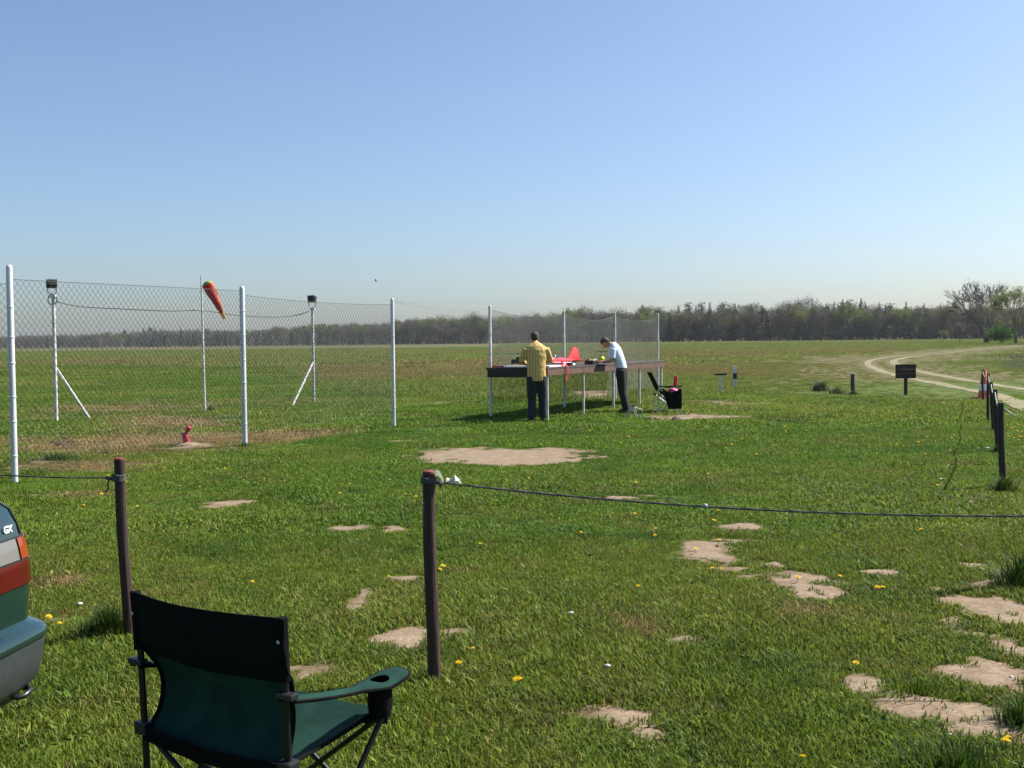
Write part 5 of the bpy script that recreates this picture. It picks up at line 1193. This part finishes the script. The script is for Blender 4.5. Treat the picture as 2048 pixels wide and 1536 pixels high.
# lone trees by the track
lb = at(1973, 686)
sg_, tp = skeleton(611, 13.6, .38, 6, .27, .30, (2, 3), .22, stems=4)
t = thing('bare_tree', 'tall wide spreading leafless tree standing alone by the track', 'tree', lb)
link(bpy.data.objects.new('trunk', limbs_mesh('trunk', sg_, bark_d, 9, .036)), t); link(bpy.data.objects.new('crown', crown_on('crown', tp, 2600, twig_g, 612, .9, .03, .25, -.1, .5)), t)
lg = at(2032, 687); sg_, tp = skeleton(623, 11.2, .45, 5, .15, .30, (2, 3), .35, stems=2)
t = thing('leafing_tree', 'slim tree with thin yellow green spring leaves beside the green bush', 'tree', lg)
link(bpy.data.objects.new('trunk', limbs_mesh('trunk', sg_, bark, 9, .03)), t); link(bpy.data.objects.new('crown', crown_on('crown', tp, 3000, leaf_l, 624, .26, .17, .45, .1, .8)), t)
lb2 = at(2004, 687); sg_, tp = skeleton(633, 3.4, .8, 4, .06, .3, (3, 4), .1, stems=5)
t = thing('green_bush', 'dense bright green bush between the leafless tree and slim tree', 'bush', lb2); t.scale = (1.15, 1.1, .95)
link(bpy.data.objects.new('stem', limbs_mesh('stem', sg_, bark, 3)), t); link(bpy.data.objects.new('crown', crown_on('crown', tp, 4200, leaf_v, 634, .30, .19, .38, .1, .9)), t)
for k, (px_, py_, h_) in enumerate([(1940, 684, 4.6), (2060, 687, 6.5), (2090, 688, 9), (1905, 684, 3.0)]):
    lq = at(px_, py_); lq.y += 6; tree_thing('green' if k % 2 else 'bare', lq, h_, k * 1.3, ['low leafless shrub at the foot of the wide leafless tree', 'small leafing tree behind the slim yellow green tree', 'leafless tree beyond the slim yellow green tree', 'low leafing shrub on the meadow before the wood'][k], 'shrubs around the lone trees', 1.3)

# ------------------------------------------------------------------ tufts, flowers, stones
def clump(px_, py_, n, rad, h, w, col, label, seed, lean=.5, cat='grass tuft', name='grass_tuft', dx=0.):
    m = foliage_mat('tuft_%d' % seed, False, col, .3); p = gp(px_, py_); p.z = float(gz(p.x, p.y)); o = bpy.data.objects.new(name, tuft_mesh('tuft', n, rad, h, w, lean, seed, m, 1.1, .1, True)); link(o); o.location = p; tag(o, label, cat); return o
dk = (.046, .088, .014)
clump(215, 1268, 620, .17, .17, .005, dk, 'long dark grass tuft at the foot of the post beside the car', 701)
clump(2008, 983, 420, .13, .17, .007, dk, 'dark grass tuft round the foot of the rope fence post', 702)
clump(2046, 1172, 620, .22, .22, .006, dk, 'large dark grass tuft beside the post on sandy ground', 703)
clump(1915, 1545, 700, .34, .10, .006, (.055, .110, .014), 'long grass tuft growing in front of the sandy strip', 704)
clump(2050, 1448, 420, .16, .11, .006, (.055, .110, .014), 'long grass tuft at the edge of the sandy strip', 705)
clump(1640, 782, 300, .30, .36, .018, (.10, .115, .07), 'shaggy grey green grass clump beside the wooden stump', 706, .8)
clump(1672, 788, 240, .32, .24, .016, (.11, .14, .05), 'lower bright grass clump between shaggy clump and stump', 707, .7)
clump(1996, 905, 180, .10, .12, .008, dk, 'thin grass tuft at the second rope fence post', 708)
clump(1706, 790, 160, .18, .14, .014, (.07, .11, .03), 'small grass tuft around the foot of the wooden stump', 709)
clump(420, 822, 160, .16, .14, .012, (.07, .11, .03), 'small grass tuft around the foot of the windsock pole', 710)
clump(490, 894, 160, .18, .08, .010, (.07, .12, .025), 'small grass tuft around the middle white fence post', 711)
clump(110, 920, 300, .40, .10, .012, (.075, .125, .04), 'thick grass patch beside the outermost tall white post', 712)
clump(1560, 1470, 420, .45, .050, .006, (.085, .155, .014), 'long bright grass patch in the foreground turf', 713)
clump(1830, 1385, 420, .28, .055, .006, (.09, .16, .015), 'bright grass patch between sandy hollow and sandy strip', 714)
for o_ in COL.objects:
    if o_.name in ('grass_tuft.003', 'grass_tuft.012', 'grass_tuft.013'): o_['kind'] = 'stuff'
# dandelions
dm = mat('dandelion_yellow', (.85, .60, .010), .7, trans=.2); gm_ = mat('flower_stalk', (.10, .17, .04), .7)
def flower_mesh(n, seed):
    g = random.Random(seed); mb = MB()
    for ring, (r0_, r1_, z1) in enumerate(((.004, .020, .004), (.003, .016, .010), (.001, .010, .014))):
        for k in range(n):
            a = 6.283 * (k + .5 * ring) / n + g.uniform(-.1, .1); w = .16; ca, sa = math.cos(a), math.sin(a)
            mb.add([(r0_ * ca, r0_ * sa, .002), (r1_ * .8 * math.cos(a - w), r1_ * .8 * math.sin(a - w), z1 * .7), (r1_ * ca, r1_ * sa, z1), (r1_ * .8 * math.cos(a + w), r1_ * .8 * math.sin(a + w), z1 * .7)], [(0, 1, 2, 3)])
    return mb.mesh('flower_head', [dm])
fm_ = flower_mesh(16, 3); stm = MB().tube([(0, 0, -.06), (.004, 0, -.02), (0, 0, .003)], .0022, 5).mesh('stalk', [gm_])
big = [(1036, 1386), (918, 1342), (946, 1312), (886, 1143), (880, 1150), (778, 1165), (1276, 1184), (1425, 1148), (1444, 1149), (1596, 1168), (1680, 1164), (1712, 1342), (1755, 1187), (1766, 1187), (2016, 1494), (2012, 1502), (1606, 1534), (120, 1260), (98, 1247), (275, 1020), (147, 940), (165, 939), (435, 943), (450, 944), (168, 1018), (1162, 1075), (1310, 1080), (1270, 1036), (1415, 895), (700, 975), (505, 1175), (832, 1000)]
dd_ = big + [(R.uniform(1390, 1960), R.uniform(820, 915)) for _ in range(52)] + [(R.uniform(2012, 2048), R.uniform(830, 900)) for _ in range(14)] + [(R.uniform(600, 1900), R.uniform(930, 1110)) for _ in range(14)] + [(R.uniform(60, 480), R.uniform(930, 1000)) for _ in range(6)] + [(R.uniform(1080, 1290), R.uniform(845, 900)) for _ in range(12)]
for i, (a, b) in enumerate(dd_):
    p = gp(a, b); p.z = float(gz(p.x, p.y)) + .038
    t = thing('dandelion', 'large open yellow dandelion nearest the brown post with plastic scrap' if i == 0 else 'small yellow dandelion flower in the mown grass', 'flower', p, R.random() * 6, 'dandelions in the lawn'); s = 1.45 if i == 0 else R.uniform(.7, 1.15); t.scale = (s, s, s); t.rotation_euler = (R.uniform(-.3, .3), R.uniform(-.3, .3), R.random() * 6)
    if i == 0: t.location.z += .02
    link(bpy.data.objects.new('flower_head', fm_), t); link(bpy.data.objects.new('stalk', stm), t)
# pale stones and litter
pm = mat('pale_stone', (.44, .42, .39), .8, noise=.3, nscale=30)
for i, (a, b, s) in enumerate([(160, 1219, .022), (1215, 1346, .018), (1142, 1238, .020), (1974, 901, .03), (1881, 964, .02), (1940, 1010, .014), (2022, 1372, .012), (780, 965, .014), (1900, 1486, .009)]):
    g = random.Random(i); mb = MB(); mb.lathe([(.2 * s, -.5 * s), (.8 * s, -.3 * s), (s, .1 * s), (.7 * s, .5 * s), (.15 * s, .62 * s)], 9); mb.v = [(x * g.uniform(.85, 1.15) * 1.25, y * g.uniform(.85, 1.15), z * g.uniform(.9, 1.1)) for x, y, z in mb.v]
    o = mb.build('pale_stone', pm, None, 60); o.scale = (.75, .75, .75); p = gp(a, b); o.location = (p.x, p.y, float(gz(p.x, p.y)) + .035); tag(o, 'small pale stone lying in the short grass', 'stone', 'pale stones in the grass')
for i, (a, b) in enumerate([(130, 880), (143, 886), (122, 893), (110, 888), (422, 815), (1300, 838), (1352, 840)]):
    g = random.Random(50 + i); s = g.uniform(.05, .09); mb = MB(); mb.lathe([(.5 * s, -.3 * s), (1.0 * s, 0), (.8 * s, .4 * s), (.2 * s, .65 * s)], 9); mb.v = [(x * g.uniform(.7, 1.3) * 1.4, y * g.uniform(.7, 1.3), z * g.uniform(.7, 1.2)) for x, y, z in mb.v]
    o = mb.build('earth_clod', mat('dark_earth', (.085, .055, .04), .95, noise=.4, nscale=30, bump=.5), None, 50); p = gp(a, b); o.location = (p.x, p.y, float(gz(p.x, p.y)) + .01); tag(o, 'dark lump of turned earth on the dry turf', 'earth clod', 'earth clods on the turf')
# a bird over the meadow
bp_ = up(752, 562, 75.); bd = thing('bird', 'tiny dark bird flying above the fence gap', 'bird', bp_)
MB().lathe([(.004, -.09), (.022, -.06), (.03, 0), (.02, .06), (.004, .09)], 8, M=Matrix.Rotation(math.pi / 2, 4, 'Y')).build('body', black_plastic, bd, 60)
for s in (-1, 1): surf([(.03, 0, .01), (-.04, 0, .01), (-.07, s * .05, .10), (-.02, s * .09, .14)], .005).build('wing', black_plastic, bd)

# ------------------------------------------------------------------ summer haze over the fields
hz = bpy.data.materials.new('thin_haze'); hz.use_nodes = True; nt = hz.node_tree; nt.nodes.remove(nt.nodes['Principled BSDF'])
pv_ = nt.nodes.new('ShaderNodeVolumePrincipled'); pv_.inputs['Color'].default_value = (.80, .86, .93, 1); pv_.inputs['Density'].default_value = .00010; pv_.inputs['Anisotropy'].default_value = .2
nt.links.new(pv_.outputs[0], nt.nodes['Material Output'].inputs['Volume'])
MB().box((0, 800, 15), (3600, 1760, 33)).build('haze', hz)['kind'] = 'stuff'
